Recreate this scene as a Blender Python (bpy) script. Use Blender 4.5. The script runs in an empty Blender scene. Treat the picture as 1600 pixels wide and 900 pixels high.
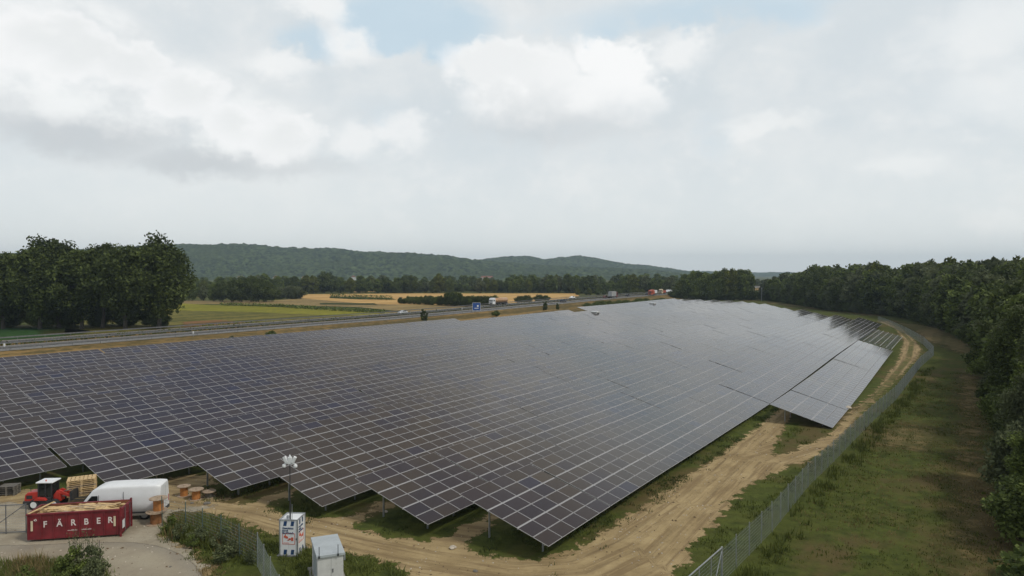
import bpy, bmesh, math, random
import numpy as np
from mathutils import Vector, Matrix
R = math.radians
PI = math.pi
SC = bpy.context.scene
COL = SC.collection

# ------------------------------------------------------------------ camera
H = 17.5                      # camera height above the ground (m)
F = 1066.0                    # focal length in photograph pixels
PITCH = math.atan(22 / F)
cam_d = bpy.data.cameras.new('camera')
cam = bpy.data.objects.new('camera', cam_d); COL.objects.link(cam)
cam.location = (0, 0, H)
cam.rotation_euler = (PI / 2 - PITCH, 0, 0)
cam_d.sensor_width = 36.0
cam_d.lens = 36.0 * F / 1600
cam_d.clip_start = 0.5; cam_d.clip_end = 30000
SC.camera = cam

def G(px, py, z=0.0):
    """photo pixel -> point of the horizontal plane at height z"""
    cp, sp = math.cos(PITCH), math.sin(PITCH)
    dx = (px - 800) / F; du = (450 - py) / F
    d = Vector((dx, cp + du * sp, -sp + du * cp))
    t = (z - H) / d.z
    return Vector((d.x * t, d.y * t, z))
AZ = R(33.1)
A = Vector((math.sin(AZ), math.cos(AZ), 0)); N = Vector((-math.cos(AZ), math.sin(AZ), 0))
def W(u, v, z=0.0):
    p = A * u + N * v; p.z = z; return p
ROT = PI / 2 - AZ
def uv_of(p): return p.x * A.x + p.y * A.y, p.x * N.x + p.y * N.y

# ------------------------------------------------------------------ world
SUN_EL, SUN_AZ = 52, 118       # azimuth clockwise from the view axis (+Y)
w = bpy.data.worlds.new('World'); SC.world = w; w.use_nodes = True
wt = w.node_tree; wt.nodes.clear()
class E:
    """tiny expression wrapper round shader maths"""
    t = None
    def __init__(s, v): s.v = v
    def _m(s, op, *o, clamp=False):
        n = E.t.nodes.new('ShaderNodeMath'); n.operation = op; n.use_clamp = clamp
        for i, x in enumerate((s,) + o):
            x = x.v if isinstance(x, E) else x
            if isinstance(x, (int, float)): n.inputs[i].default_value = x
            else: E.t.links.new(x, n.inputs[i])
        return E(n.outputs[0])
    def __add__(s, o): return s._m('ADD', o)
    def __sub__(s, o): return s._m('SUBTRACT', o)
    def __mul__(s, o): return s._m('MULTIPLY', o)
    def __truediv__(s, o): return s._m('DIVIDE', o)
    def mx(s, o): return s._m('MAXIMUM', o)
    def mn(s, o): return s._m('MINIMUM', o)
def sstep(x, a, b):
    n = E.t.nodes.new('ShaderNodeMapRange'); n.interpolation_type = 'SMOOTHSTEP'
    E.t.links.new(x.v, n.inputs['Value']); n.inputs['From Min'].default_value = a; n.inputs['From Max'].default_value = b
    return E(n.outputs['Result'])
def mixc(f, a, b):
    n = E.t.nodes.new('ShaderNodeMix'); n.data_type = 'RGBA'
    for k, x in ((0, f), (6, a), (7, b)):
        x = x.v if isinstance(x, E) else x
        if isinstance(x, (int, float)): n.inputs[k].default_value = x
        elif isinstance(x, tuple): n.inputs[k].default_value = (*x, 1)
        else: E.t.links.new(x, n.inputs[k])
    return n.outputs[2]
def noise(vec, scale, detail=4, rough=.55, dist=0.0, dim='3D'):
    n = E.t.nodes.new('ShaderNodeTexNoise'); n.inputs['Scale'].default_value = scale
    n.inputs['Detail'].default_value = detail; n.inputs['Roughness'].default_value = rough
    n.inputs['Distortion'].default_value = dist
    if vec is not None: E.t.links.new(vec, n.inputs['Vector'])
    return E(n.outputs['Fac']), n.outputs['Color']
E.t = wt
tc = wt.nodes.new('ShaderNodeTexCoord')
sep = wt.nodes.new('ShaderNodeSeparateXYZ'); wt.links.new(tc.outputs['Generated'], sep.inputs[0])
dx, dy, dz = E(sep.outputs[0]), E(sep.outputs[1]), E(sep.outputs[2])
azd = dx._m('ARCTAN2', dy) * (180 / PI)
eld = dz._m('ARCSINE') * (180 / PI)
sc_ = wt.nodes.new('ShaderNodeVectorMath'); sc_.operation = 'MULTIPLY'; sc_.inputs[1].default_value = (1, 1, 1.35)
wt.links.new(tc.outputs['Generated'], sc_.inputs[0]); dirv = sc_.outputs[0]
n1, _ = noise(dirv, 3.0, 6, .62)
n2, _ = noise(dirv, 9.0, 8, .62)
n3, _ = noise(dirv, 1.6, 3, .5)
n4, _ = noise(dirv, 24.0, 5, .6)
n5, _ = noise(dirv, 55.0, 4, .6)
X = azd + (n1 - .5) * 4 + (n2 - .5) * 4 + (n4 - .5) * 2.0 + (n5 - .5) * .5
Y = eld + (n3 - .5) * 1.5 + (n2 - .5) * 3.5 + (n4 - .5) * 2.0 + (n5 - .5) * .5
def voro(sc):
    n = wt.nodes.new('ShaderNodeTexVoronoi'); n.feature = 'F1'; n.inputs['Scale'].default_value = sc
    a_ = wt.nodes.new('ShaderNodeVectorMath'); a_.operation = 'MULTIPLY_ADD'; a_.inputs[1].default_value = (.08, .08, .08); wt.links.new(nwarp, a_.inputs[0]); wt.links.new(dirv, a_.inputs[2])
    wt.links.new(a_.outputs[0], n.inputs['Vector']); return E(n.outputs['Distance'])
nwarp = noise(dirv, 14, 4)[1]
PUFF = (voro(11) - .5) * .42 + (voro(26) - .5) * .22 + (n4 - .5) * .5 + (n5 - .5) * .3
def P2A(px, py): return math.degrees(math.atan((px - 800) / F)), math.degrees(math.atan((428 - py) / math.hypot(F, px - 800)))
def dist(px, py, rx, ry):
    a, e = P2A(px, py); a0, _ = P2A(px - rx, py); _, e1 = P2A(px, py - ry)
    ra = max(.5, a - a0); re = max(.5, e1 - e)
    qx = (X - a) * (1 / ra); qy = (Y - e) * (1 / re)
    return (qx * qx + qy * qy)._m('SQRT')
def soft(L):
    """smooth wide masks joined"""
    r = None
    for px, py, rx, ry, gain in L:
        b = sstep(dist(px, py, rx, ry), 1.3, .1) * gain; r = b if r is None else r.mx(b)
    return r
def puffs(L, lo=.82, hi=1.12):
    """cumulus heads: union of discs with a billowing rim; returns mask and depth inside"""
    r = None
    for px, py, rx, ry in L:
        d = dist(px, py, rx, ry); r = d if r is None else r.mn(d)
    r = r + PUFF; return sstep(r, hi, lo), r
sky = wt.nodes.new('ShaderNodeTexSky'); sky.sky_type = 'NISHITA'; sky.sun_disc = False
sky.sun_elevation = R(SUN_EL); sky.sun_rotation = R(SUN_AZ)
S = 0.1
def g(r_, g_, b_, k=1.0): return (r_ * k / S, g_ * k / S, b_ * k / S)
base = mixc(sstep(n1 * .6 + n2 * .4, .38, .64), g(.60, .645, .665), g(.72, .735, .73))
base = mixc(sstep(eld, 13, 1) * .75, base, g(.76, .785, .775))
base = mixc(sstep(n2 * .45 + n4 * .55, .52, .66) * .25, base, g(.80, .80, .79))
blue = soft([(650, 30, 190, 72, 1.0), (485, 68, 90, 45, .8), (1090, 20, 330, 60, .7), (1120, 190, 60, 110, .35), (600, 170, 130, 50, .4), (690, 75, 60, 40, .9)])
c = mixc(sstep(blue + (n2 - .5) * .9 + (n4 - .5) * .35, .22, .85) * .8, base, g(.46, .59, .68))
# big left bank, lit above and grey below
bank = soft([(80, 60, 300, 110, 1.0), (250, 150, 260, 90, 1.0), (400, 200, 150, 70, 1.0), (-100, 150, 260, 120, 1)])
c = mixc(sstep(bank + (n2 - .5) * .7 + (n4 - .5) * .3, .30, .62) * .85, c, mixc(sstep(n2 * .6 + n4 * .4 + 0, .36, .62), g(.68, .70, .70), g(.84, .845, .83)))
m1, r1 = puffs([(380, 190, 62, 40), (455, 212, 62, 44), (300, 150, 70, 40), (200, 110, 80, 40), (60, 60, 110, 50), (120, 90, 80, 45)], .70, 1.15)
m2, r2 = puffs([(740, 100, 58, 50), (790, 90, 60, 45), (850, 105, 80, 45), (932, 80, 42, 42), (965, 110, 60, 52), (992, 155, 52, 45), (870, 150, 170, 55)], .58, 1.17)
m4, r4 = puffs([(548, 68, 52, 38), (628, 208, 55, 34), (556, 222, 40, 34), (500, 14, 70, 30), (440, 105, 60, 22), (1055, 82, 50, 40)], .35, 1.25)
m3, r3 = puffs([(1520, 60, 110, 60), (1560, 150, 140, 70), (1575, 335, 60, 20), (1200, 190, 80, 14), (1420, 255, 70, 20)], .3, 1.4)
head = sstep(Y, P2A(860, 205)[1], P2A(860, 120)[1])      # bases melt into the veil below
c = mixc(m3 * .5, c, g(.85, .85, .83))
c = mixc(m1 * .75, c, mixc(sstep(r1 + (n2 - .5) * .6, .1, .9), g(.78, .785, .77), g(.86, .855, .845)))
c = mixc(m4 * .75, c, g(.84, .84, .825))
edge_l = sstep(X, P2A(800, 0)[0], P2A(960, 0)[0])
c = mixc(m2 * (head * .6 + .35), c, mixc(sstep(r2 + (n2 - .5) * 1.6 + (n4 - .5) * .8, .35, 1.1).mx(edge_l * .75), mixc(head, g(.66, .67, .665), g(.79, .795, .785)), g(.90, .895, .88)))
dark = soft([(120, 212, 300, 52, 1.0), (330, 255, 190, 34, 1.0), (865, 196, 210, 44, .6), (480, 262, 140, 24, .6), (20, 165, 130, 50, .5), (760, 190, 90, 30, .4)])
c = mixc(sstep(dark + (n2 - .5) * .5 + (n4 - .5) * .25, .05, 1.15) * .62, c, g(.45, .47, .485))
# unseen sky above the frame, darkened for panel reflections: blue left, warm grey right
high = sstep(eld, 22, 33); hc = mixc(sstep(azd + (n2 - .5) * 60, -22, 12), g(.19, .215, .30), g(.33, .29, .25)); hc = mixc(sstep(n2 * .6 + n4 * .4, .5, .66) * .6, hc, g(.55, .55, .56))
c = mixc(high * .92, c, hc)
# unseen sky overhead and behind the viewpoint, darkened to cut the fill light
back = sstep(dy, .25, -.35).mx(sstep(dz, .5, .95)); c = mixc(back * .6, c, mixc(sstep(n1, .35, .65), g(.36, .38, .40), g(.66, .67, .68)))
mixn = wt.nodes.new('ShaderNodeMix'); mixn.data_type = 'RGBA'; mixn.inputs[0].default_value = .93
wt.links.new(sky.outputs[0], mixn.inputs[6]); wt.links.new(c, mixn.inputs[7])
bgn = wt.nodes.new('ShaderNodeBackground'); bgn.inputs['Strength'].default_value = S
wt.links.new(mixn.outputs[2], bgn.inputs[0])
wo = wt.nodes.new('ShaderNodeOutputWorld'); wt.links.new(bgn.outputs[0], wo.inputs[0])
w.cycles.sampling_method = 'MANUAL'; w.cycles.sample_map_resolution = 512

sd = bpy.data.lights.new('sun', 'SUN'); sd.energy = 1.5; sd.angle = R(9); sd.color = (1, .95, .87)
so = bpy.data.objects.new('sun', sd); COL.objects.link(so)
sv = Vector((math.sin(R(SUN_AZ)) * math.cos(R(SUN_EL)), math.cos(R(SUN_AZ)) * math.cos(R(SUN_EL)), math.sin(R(SUN_EL))))
so.rotation_euler = (-sv).to_track_quat('-Z', 'Y').to_euler(); so.location = (0, 0, 60)

vs = SC.view_settings; vs.view_transform = 'Standard'; vs.look = 'None'; vs.gamma = 1; vs.exposure = 0.28; vs.use_curve_mapping = False
SC.cycles.max_bounces = 6; SC.cycles.diffuse_bounces = 2; SC.cycles.glossy_bounces = 3; SC.cycles.transparent_max_bounces = 12
SC.cycles.volume_bounces = 0; SC.cycles.transmission_bounces = 2

# ------------------------------------------------------------------ helpers
def tag(o, label=None, cat=None, group=None, kind=None):
    if label: o['label'] = label
    if cat: o['category'] = cat
    if group: o['group'] = group
    if kind: o['kind'] = kind
    return o
def empty(name, loc=(0, 0, 0), rz=0.0, label=None, cat=None, group=None):
    o = bpy.data.objects.new(name, None); COL.objects.link(o); o.empty_display_size = .2
    o.location = loc; o.rotation_euler = (0, 0, rz)
    return tag(o, label, cat, group)
def link(name, me, parent=None):
    o = bpy.data.objects.new(name, me); COL.objects.link(o); o.parent = parent
    return o
CH = {}
def kids(o): return CH.get(o.name, [])
def adopt(o, parent):
    o.parent = parent; CH.setdefault(parent.name, []).append(o); return o
def copy_tree(o, parent=None):
    c = o.copy(); COL.objects.link(c); c.parent = parent
    if parent is not None: CH.setdefault(parent.name, []).append(c)
    for k in list(kids(o)): copy_tree(k, c)
    return c

class MB:
    def __init__(s): s.v = []; s.f = []; s.m = []; s.sm = []
    def add(s, vs_, fs, mi=0, smooth=False):
        b = len(s.v); s.v += [tuple(x) for x in vs_]
        for f in fs: s.f.append(tuple(i + b for i in f)); s.m.append(mi); s.sm.append(smooth)
        return s
    def box(s, x0, x1, y0, y1, z0, z1, mi=0, M=None):
        vs_ = [Vector(p) for p in ((x0, y0, z0), (x1, y0, z0), (x1, y1, z0), (x0, y1, z0), (x0, y0, z1), (x1, y0, z1), (x1, y1, z1), (x0, y1, z1))]
        if M is not None: vs_ = [M @ p for p in vs_]
        return s.add(vs_, [(0, 3, 2, 1), (4, 5, 6, 7), (0, 1, 5, 4), (1, 2, 6, 5), (2, 3, 7, 6), (3, 0, 4, 7)], mi)
    def tube(s, p0, p1, r0, r1=None, n=8, mi=0, caps=True, smooth=True):
        p0, p1 = Vector(p0), Vector(p1); r1 = r0 if r1 is None else r1
        d = (p1 - p0).normalized(); a = d.orthogonal().normalized(); b = d.cross(a)
        vs_ = []
        for p, r in ((p0, r0), (p1, r1)):
            for i in range(n):
                t = 2 * PI * i / n + .3; vs_.append(p + a * (math.cos(t) * r) + b * (math.sin(t) * r))
        fs = [(i, (i + 1) % n, n + (i + 1) % n, n + i) for i in range(n)]
        s.add(vs_, fs, mi, smooth)
        if caps: s.add(vs_, [tuple(range(n))[::-1], tuple(range(n, 2 * n))], mi)
        return s
    def lathe(s, prof, n=16, c=(0, 0, 0), axis='z', mi=0, smooth=True):
        vs_ = []; fs = []
        for r, h in prof:
            for i in range(n):
                t = 2 * PI * i / n; x, y = r * math.cos(t), r * math.sin(t)
                p = (x, y, h) if axis == 'z' else ((x, h, y) if axis == 'y' else (h, x, y))
                vs_.append((p[0] + c[0], p[1] + c[1], p[2] + c[2]))
        for k in range(len(prof) - 1):
            for i in range(n):
                j = (i + 1) % n; fs.append((k * n + i, k * n + j, (k + 1) * n + j, (k + 1) * n + i))
        s.add(vs_, fs, mi, smooth)
        s.add(vs_, [tuple(range(n)), tuple(range((len(prof) - 1) * n, len(prof) * n))], mi)
        return s
    def prism(s, poly, y0, y1, mi=0, inset=None):
        """polygon in x,z pulled along y"""
        n = len(poly)
        a = [(x, y0, z) for x, z in poly]; b = [(x, y1, z) for x, z in poly]
        s.add(a + b, [(i, (i + 1) % n, n + (i + 1) % n, n + i) for i in range(n)] + [tuple(range(n))[::-1], tuple(range(n, 2 * n))], mi)
        return s
    def mesh(s, name, mats):
        me = bpy.data.meshes.new(name); me.from_pydata(s.v, [], s.f)
        for m in (mats if isinstance(mats, (list, tuple)) else [mats]): me.materials.append(m)
        me.polygons.foreach_set('material_index', s.m); me.polygons.foreach_set('use_smooth', s.sm)
        bm = bmesh.new(); bm.from_mesh(me); bmesh.ops.recalc_face_normals(bm, faces=bm.faces); bm.to_mesh(me); bm.free()
        me.update(); return me
    def build(s, name, mats, parent=None, bevel=0):
        o = link(name, s.mesh(name, mats), None)
        if parent is not None: adopt(o, parent)
        if bevel:
            md = o.modifiers.new('bevel', 'BEVEL'); md.width = bevel; md.segments = 2; md.limit_method = 'ANGLE'; md.angle_limit = R(40)
        return o

# ------------------------------------------------------------------ materials
def newmat(name):
    m = bpy.data.materials.new(name); m.use_nodes = True; t = m.node_tree; t.nodes.clear(); E.t = t
    o = t.nodes.new('ShaderNodeOutputMaterial'); b = t.nodes.new('ShaderNodeBsdfPrincipled'); t.links.new(b.outputs[0], o.inputs[0])
    return m, t, b, o
def wpos():
    n = E.t.nodes.new('ShaderNodeNewGeometry'); return n.outputs['Position']
def opos():
    n = E.t.nodes.new('ShaderNodeTexCoord'); return n.outputs['Object']
def scaled(vec, s3):
    n = E.t.nodes.new('ShaderNodeVectorMath'); n.operation = 'MULTIPLY'; E.t.links.new(vec, n.inputs[0]); n.inputs[1].default_value = s3; return n.outputs[0]
def rotz(vec, a):
    n = E.t.nodes.new('ShaderNodeVectorRotate'); n.rotation_type = 'Z_AXIS'; E.t.links.new(vec, n.inputs['Vector']); n.inputs['Angle'].default_value = a; return n.outputs[0]
def attr(name):
    n = E.t.nodes.new('ShaderNodeAttribute'); n.attribute_name = name; return E(n.outputs['Fac'])
def objrand():
    n = E.t.nodes.new('ShaderNodeObjectInfo'); return E(n.outputs['Random'])
def bump(t, b, h, strength=.3, dist=.02):
    n = t.nodes.new('ShaderNodeBump'); n.inputs['Strength'].default_value = strength; n.inputs['Distance'].default_value = dist
    t.links.new(h.v, n.inputs['Height']); t.links.new(n.outputs[0], b.inputs['Normal'])
def plain(name, col, rough=.6, metal=0, var=.15, scale=3.0, dirt=None, spec=.5):
    m, t, b, o = newmat(name)
    p = opos(); f, _ = noise(p, scale, 5, .6)
    lo = tuple(c * (1 - var) for c in col); hi = tuple(min(1, c * (1 + var)) for c in col)
    cc = mixc(sstep(f, .3, .7), lo, hi)
    if dirt:
        f2, _ = noise(p, scale * 2.7, 6, .7); cc = mixc(sstep(f2, .55, .75) * dirt[3], cc, dirt[:3])
    t.links.new(cc, b.inputs['Base Color']); b.inputs['Roughness'].default_value = rough; b.inputs['Metallic'].default_value = metal
    b.inputs['Specular IOR Level'].default_value = spec
    return m
M = {}
M['galv'] = plain('galvanised_steel', (.36, .38, .39), .45, .6, .2, 2)
M['galv_dark'] = plain('weathered_steel', (.16, .165, .17), .6, .4, .2, 2)
M['white'] = plain('white_paint', (.72, .74, .74), .35, 0, .04, 1.2, (.35, .33, .28, .25))
M['whitewall'] = plain('white_render', (.55, .555, .53), .8, 0, .08, 1.5, (.3, .28, .22, .5))
M['roofgrey'] = plain('grey_roof_sheet', (.38, .42, .43), .5, 0, .08, 1.5, (.2, .2, .18, .4))
M['black'] = plain('black_rubber', (.02, .02, .021), .8, 0, .2, 4)
M['dark'] = plain('dark_plastic', (.03, .032, .035), .5, 0, .2, 4)
M['red'] = plain('red_machine_paint', (.42, .030, .020), .4, 0, .1, 2, (.2, .08, .04, .3))
M['contred'] = plain('dark_red_container_paint', (.165, .014, .020), .55, 0, .28, 1.3, (.09, .03, .02, .9))
M['contin'] = plain('rusty_container_inside', (.19, .075, .035), .8, 0, .35, 2, (.07, .03, .02, .7))
M['wood'] = plain('pale_timber', (.56, .40, .20), .75, 0, .22, 6, (.3, .18, .08, .4))
M['woodgrey'] = plain('grey_plywood', (.33, .25, .17), .8, 0, .25, 5, (.2, .15, .1, .5))
M['orange'] = plain('orange_wood_drum', (.42, .17, .045), .7, 0, .2, 5)
M['woodold'] = plain('old_grey_timber', (.14, .13, .11), .85, 0, .3, 5)
M['letter'] = plain('white_lettering', (.68, .62, .58), .6, 0, .08, 3)
M['blue'] = plain('blue_panel', (.012, .05, .14), .5, 0, .1, 3)
M['signblue'] = plain('blue_sign', (.012, .065, .26), .5, 0, .05, 3)
M['redprint'] = plain('red_print', (.55, .10, .05), .6, 0, .1, 3)
M['cream'] = plain('cream_reflector', (.62, .52, .36), .6, 0, .1, 3)
M['bronze'] = plain('bronze_tank', (.50, .30, .16), .3, .5, .15, 1)
M['silver'] = plain('silver_paint', (.45, .47, .48), .3, .3, .05, 1)
M['darkcar'] = plain('dark_car_paint', (.03, .035, .045), .3, .1, .05, 1)
M['greybox'] = plain('grey_box_body', (.33, .34, .34), .5, 0, .08, 1)
M['maroon'] = plain('maroon_paint', (.14, .05, .05), .4, 0, .1, 1)
M['orangered'] = plain('orange_red_paint', (.42, .09, .05), .5, 0, .1, 1)
M['steelrim'] = plain('steel_rim', (.30, .31, .32), .4, .5, .1, 2)
M['concrete'] = plain('concrete', (.26, .25, .22), .85, 0, .15, .4)
M['soil'] = plain('brown_soil', (.13, .09, .05), .95, 0, .3, 3)
M['stone'] = plain('pale_stone', (.45, .40, .32), .85, 0, .25, 3)
def glass():
    m, t, b, o = newmat('dark_glass'); f, _ = noise(opos(), 2, 2)
    t.links.new(mixc(f, (.008, .01, .01), (.02, .025, .025)), b.inputs['Base Color']); b.inputs['Roughness'].default_value = .08; return m
M['glass'] = glass()

def ground_colour():
    """grass with brown dry streaks, world placed; returns colour, height"""
    p = wpos(); pr = rotz(p, -ROT)
    a, _ = noise(p, .9, 7, .7); b_, _ = noise(p, .05, 4, .6); c_, _ = noise(scaled(pr, (.025, .12, .1)), 1.0, 5, .6); d_, _ = noise(p, 4.5, 4, .7)
    e_, _ = noise(p, .22, 5, .65)
    col = mixc(sstep(a, .3, .72), (.034, .046, .011), (.092, .112, .023))
    col = mixc(sstep(e_, .35, .7) * .6, col, (.085, .09, .022))
    col = mixc(sstep(c_ + (e_ - .5) * .5, .48, .66) * .7, col, (.115, .080, .038))
    col = mixc(sstep(d_, .52, .8) * .5, col, (.020, .030, .008))
    return col, a * .6 + d_ * .4
def mk_ground():
    m, t, b, o = newmat('grass_ground'); col, h = ground_colour()
    t.links.new(col, b.inputs['Base Color']); b.inputs['Roughness'].default_value = 1; b.inputs['Specular IOR Level'].default_value = .1
    bump(t, b, h, .8, .15); return m
M['ground'] = mk_ground()
def edge_alpha(t, b, o, jitter=1.0, sc=1.1, wd=0.0):
    e = attr('edge'); n, _ = noise(wpos(), sc, 6, .72)
    a = sstep(e + (n - .5) * (2.6 * jitter), -.10 - wd, .12 + wd)
    t.links.new(a.v, b.inputs['Alpha'])
def mk_dirt():
    m, t, b, o = newmat('dry_sandy_dirt'); p = wpos()
    tn = attr('along'); n0, _ = noise(p, .25, 6, .7); n1_, _ = noise(p, 1.8, 6, .7); n2_, _ = noise(p, 9, 3, .6)
    st = E.t.nodes.new('ShaderNodeCombineXYZ'); E.t.links.new((attr('across')).v, st.inputs[0]); E.t.links.new((attr('along') * .05).v, st.inputs[1])
    s_, _ = noise(st.outputs[0], 2.2, 5, .65)
    col = mixc(sstep(n0, .3, .7), (.27, .20, .10), (.41, .315, .165))
    col = mixc(sstep(s_, .45, .62) * .7, col, (.185, .13, .068))
    col = mixc(sstep(s_, .36, .25) * .5, col, (.46, .36, .21))
    col = mixc(sstep(n1_, .52, .75) * .5, col, (.14, .10, .052))
    col = mixc(sstep(n2_, .6, .8) * .35, col, (.5, .4, .26))
    ab = attr('across')._m('ABSOLUTE'); md = (ab + .35)._m('MODULO', 2.5) - 1.2; rut = sstep(md._m('ABSOLUTE') + (n1_ - .5) * .35, .32, .12)
    n6, _ = noise(p, .12, 3, .6); rut = rut * sstep(n6, .38, .55); col = mixc(rut * .45, col, (.20, .145, .075))
    sy = E.t.nodes.new('ShaderNodeSeparateXYZ'); E.t.links.new(p, sy.inputs[0]); gm = sstep(E(sy.outputs[1]), 75, 95) * sstep(ab + (n1_ - .5) * .8, .75, .35) * sstep(n0, .35, .5)
    gc, _ = ground_colour(); col = mixc(gm * .8, col, gc)
    t.links.new(col, b.inputs['Base Color']); b.inputs['Roughness'].default_value = 1; b.inputs['Specular IOR Level'].default_value = .1
    bump(t, b, s_ * .7 - rut * .5 + n1_ * .3, .7, .12); edge_alpha(t, b, o, 1.7, .8); return m
M['dirt'] = mk_dirt()
def mk_pad():
    m, t, b, o = newmat('pale_compacted_gravel'); p = wpos()
    n0, _ = noise(p, .3, 5, .6); n1_, _ = noise(p, 6, 4, .7)
    col = mixc(sstep(n0, .3, .7), (.25, .21, .15), (.34, .30, .215)); col = mixc(sstep(n1_, .5, .75) * .3, col, (.14, .12, .09))
    e = attr('edge'); col = mixc(sstep(e + (n0 - .5) * 1.2, 1.3, .1) * .3, col, (.16, .155, .14))
    t.links.new(col, b.inputs['Base Color']); b.inputs['Roughness'].default_value = .95; bump(t, b, n1_, .3, .03); edge_alpha(t, b, o, .15); return m
M['pad'] = mk_pad()
def mk_yard():
    m, t, b, o = newmat('pale_yard_gravel'); p = wpos(); n0, _ = noise(p, .35, 6, .7); n1_, _ = noise(p, 5, 4, .7)
    col = mixc(sstep(n0, .3, .7), (.23, .195, .135), (.36, .32, .235)); col = mixc(sstep(n1_, .5, .75) * .35, col, (.15, .12, .085))
    t.links.new(col, b.inputs['Base Color']); b.inputs['Roughness'].default_value = 1; bump(t, b, n1_, .3, .03); edge_alpha(t, b, o, 1.6, .5); return m
M['yard'] = mk_yard()
def mk_field(name, c0, c1, stripes=0.0, sc=.3, jit=.5, wd=0.0):
    m, t, b, o = newmat(name); p = wpos(); pr = rotz(p, -ROT)
    n0, _ = noise(p, sc, 5, .65); n1_, _ = noise(scaled(pr, (.005, .11, .1)), 1.0, 3, .6); n2_, _ = noise(p, .02, 3, .6)
    col = mixc(sstep(n0 * .45 + n1_ * .55, .44, .56), c0, c1); col = mixc(sstep(n2_, .45, .65) * .5, col, c0)
    t.links.new(col, b.inputs['Base Color']); b.inputs['Roughness'].default_value = 1; b.inputs['Specular IOR Level'].default_value = .1
    edge_alpha(t, b, o, jit, .3, wd); return m
M['f_green'] = mk_field('young_green_crop', (.02, .055, .014), (.034, .08, .02))
M['f_yellow'] = mk_field('flowering_yellow_crop', (.15, .15, .02), (.25, .23, .024))
M['f_olive'] = mk_field('olive_maize', (.075, .078, .018), (.18, .155, .038))
M['f_tan'] = mk_field('dry_tan_field', (.19, .14, .06), (.30, .22, .095))
M['f_wheat'] = mk_field('ripe_wheat', (.42, .26, .095), (.55, .36, .14))
M['f_dark'] = mk_field('dark_crop_edge', (.03, .04, .012), (.05, .06, .018))
M['drymeadow'] = mk_field('faded_meadow_grass', (.085, .080, .028), (.17, .13, .058), sc=.6, jit=1.6, wd=.9)
M['dry'] = mk_field('dry_brown_grass', (.095, .075, .028), (.26, .17, .066), sc=.5, jit=1.4)
M['weeds'] = mk_field('weedy_orange_grass', (.09, .07, .03), (.22, .11, .045), sc=.5, jit=1.4)
def mk_road():
    m, t, b, o = newmat('asphalt'); p = wpos(); pr = rotz(p, -ROT)
    n0, _ = noise(scaled(pr, (.05, 1.2, 1)), 1, 4, .6); n1_, _ = noise(p, 3, 4, .6)
    col = mixc(sstep(n0, .3, .7), (.10, .098, .09), (.155, .148, .135)); col = mixc(n1_ * .3, col, (.1, .1, .1))
    t.links.new(col, b.inputs['Base Color']); b.inputs['Roughness'].default_value = .85; return m
M['road'] = mk_road()
M['paint'] = plain('road_marking', (.7, .7, .68), .7, 0, .05, 1)
def mk_module():
    m, t, b, o = newmat('solar_glass')
    r = (attr('tint') + objrand())._m('FRACT')
    wn = E.t.nodes.new('ShaderNodeTexWhiteNoise'); wn.noise_dimensions = '1D'; E.t.links.new((r * 91.7).v, wn.inputs['W']); r2 = E(wn.outputs['Value'])
    g_, _ = noise(wpos(), .035, 3, .6); g_ = sstep(g_ + (r - .5) * .16, .44, .6)
    brown = mixc(r2, (.046, .032, .017), (.030, .021, .013)); bluec = mixc(r2, (.014, .012, .022), (.026, .019, .024))
    col = mixc(g_, brown, bluec); col = mixc(sstep(r, .975, .99) * .5, col, (.010, .014, .045))
    n0, _ = noise(opos(), 14, 2, .5); col = mixc(n0 * .3, col, (.028, .023, .022))
    t.links.new(col, b.inputs['Base Color']); b.inputs['Roughness'].default_value = .10; b.inputs['IOR'].default_value = 1.50
    return m
M['cell'] = mk_module()
M['alu'] = plain('aluminium_frame', (.44, .44, .44), .45, .2, .08, 1)
M['alustrip'] = plain('pale_mounting_rail', (.46, .465, .47), .5, .2, .05, 1)
def mk_leaf(name, c0, c1, c2, trans=.18):
    m, t, b, o = newmat(name)
    r = attr('tint'); ob = objrand()
    col = mixc(r, c0, c1); col = mixc(ob * .55, col, c2)
    t.links.new(col, b.inputs['Base Color']); b.inputs['Roughness'].default_value = .75; b.inputs['Specular IOR Level'].default_value = .2
    tr = t.nodes.new('ShaderNodeBsdfTranslucent'); t.links.new(col, tr.inputs[0]); mx = t.nodes.new('ShaderNodeMixShader'); mx.inputs[0].default_value = trans
    t.links.new(b.outputs[0], mx.inputs[1]); t.links.new(tr.outputs[0], mx.inputs[2]); t.links.new(mx.outputs[0], o.inputs[0])
    return m
M['leaf'] = mk_leaf('broadleaf_foliage', (.030, .048, .012), (.185, .235, .055), (.105, .135, .036))
M['leafgrey'] = mk_leaf('grey_green_foliage', (.036, .050, .022), (.19, .215, .10), (.12, .14, .065))
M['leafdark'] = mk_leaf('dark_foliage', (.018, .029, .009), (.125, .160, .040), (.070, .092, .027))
M['leafyel'] = mk_leaf('yellow_green_foliage', (.045, .060, .012), (.20, .22, .035), (.12, .14, .028))
M['blade'] = mk_leaf('grass_blades', (.042, .056, .012), (.145, .168, .034), (.095, .112, .026), .25)
M['bladedry'] = mk_leaf('dry_grass_blades', (.12, .09, .04), (.34, .26, .12), (.22, .165, .075), .25)
M['weed'] = mk_leaf('tall_green_weeds', (.055, .075, .018), (.20, .23, .055), (.13, .15, .04), .3)
M['bark'] = plain('bark', (.06, .052, .042), .9, 0, .35, 3)
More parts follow.
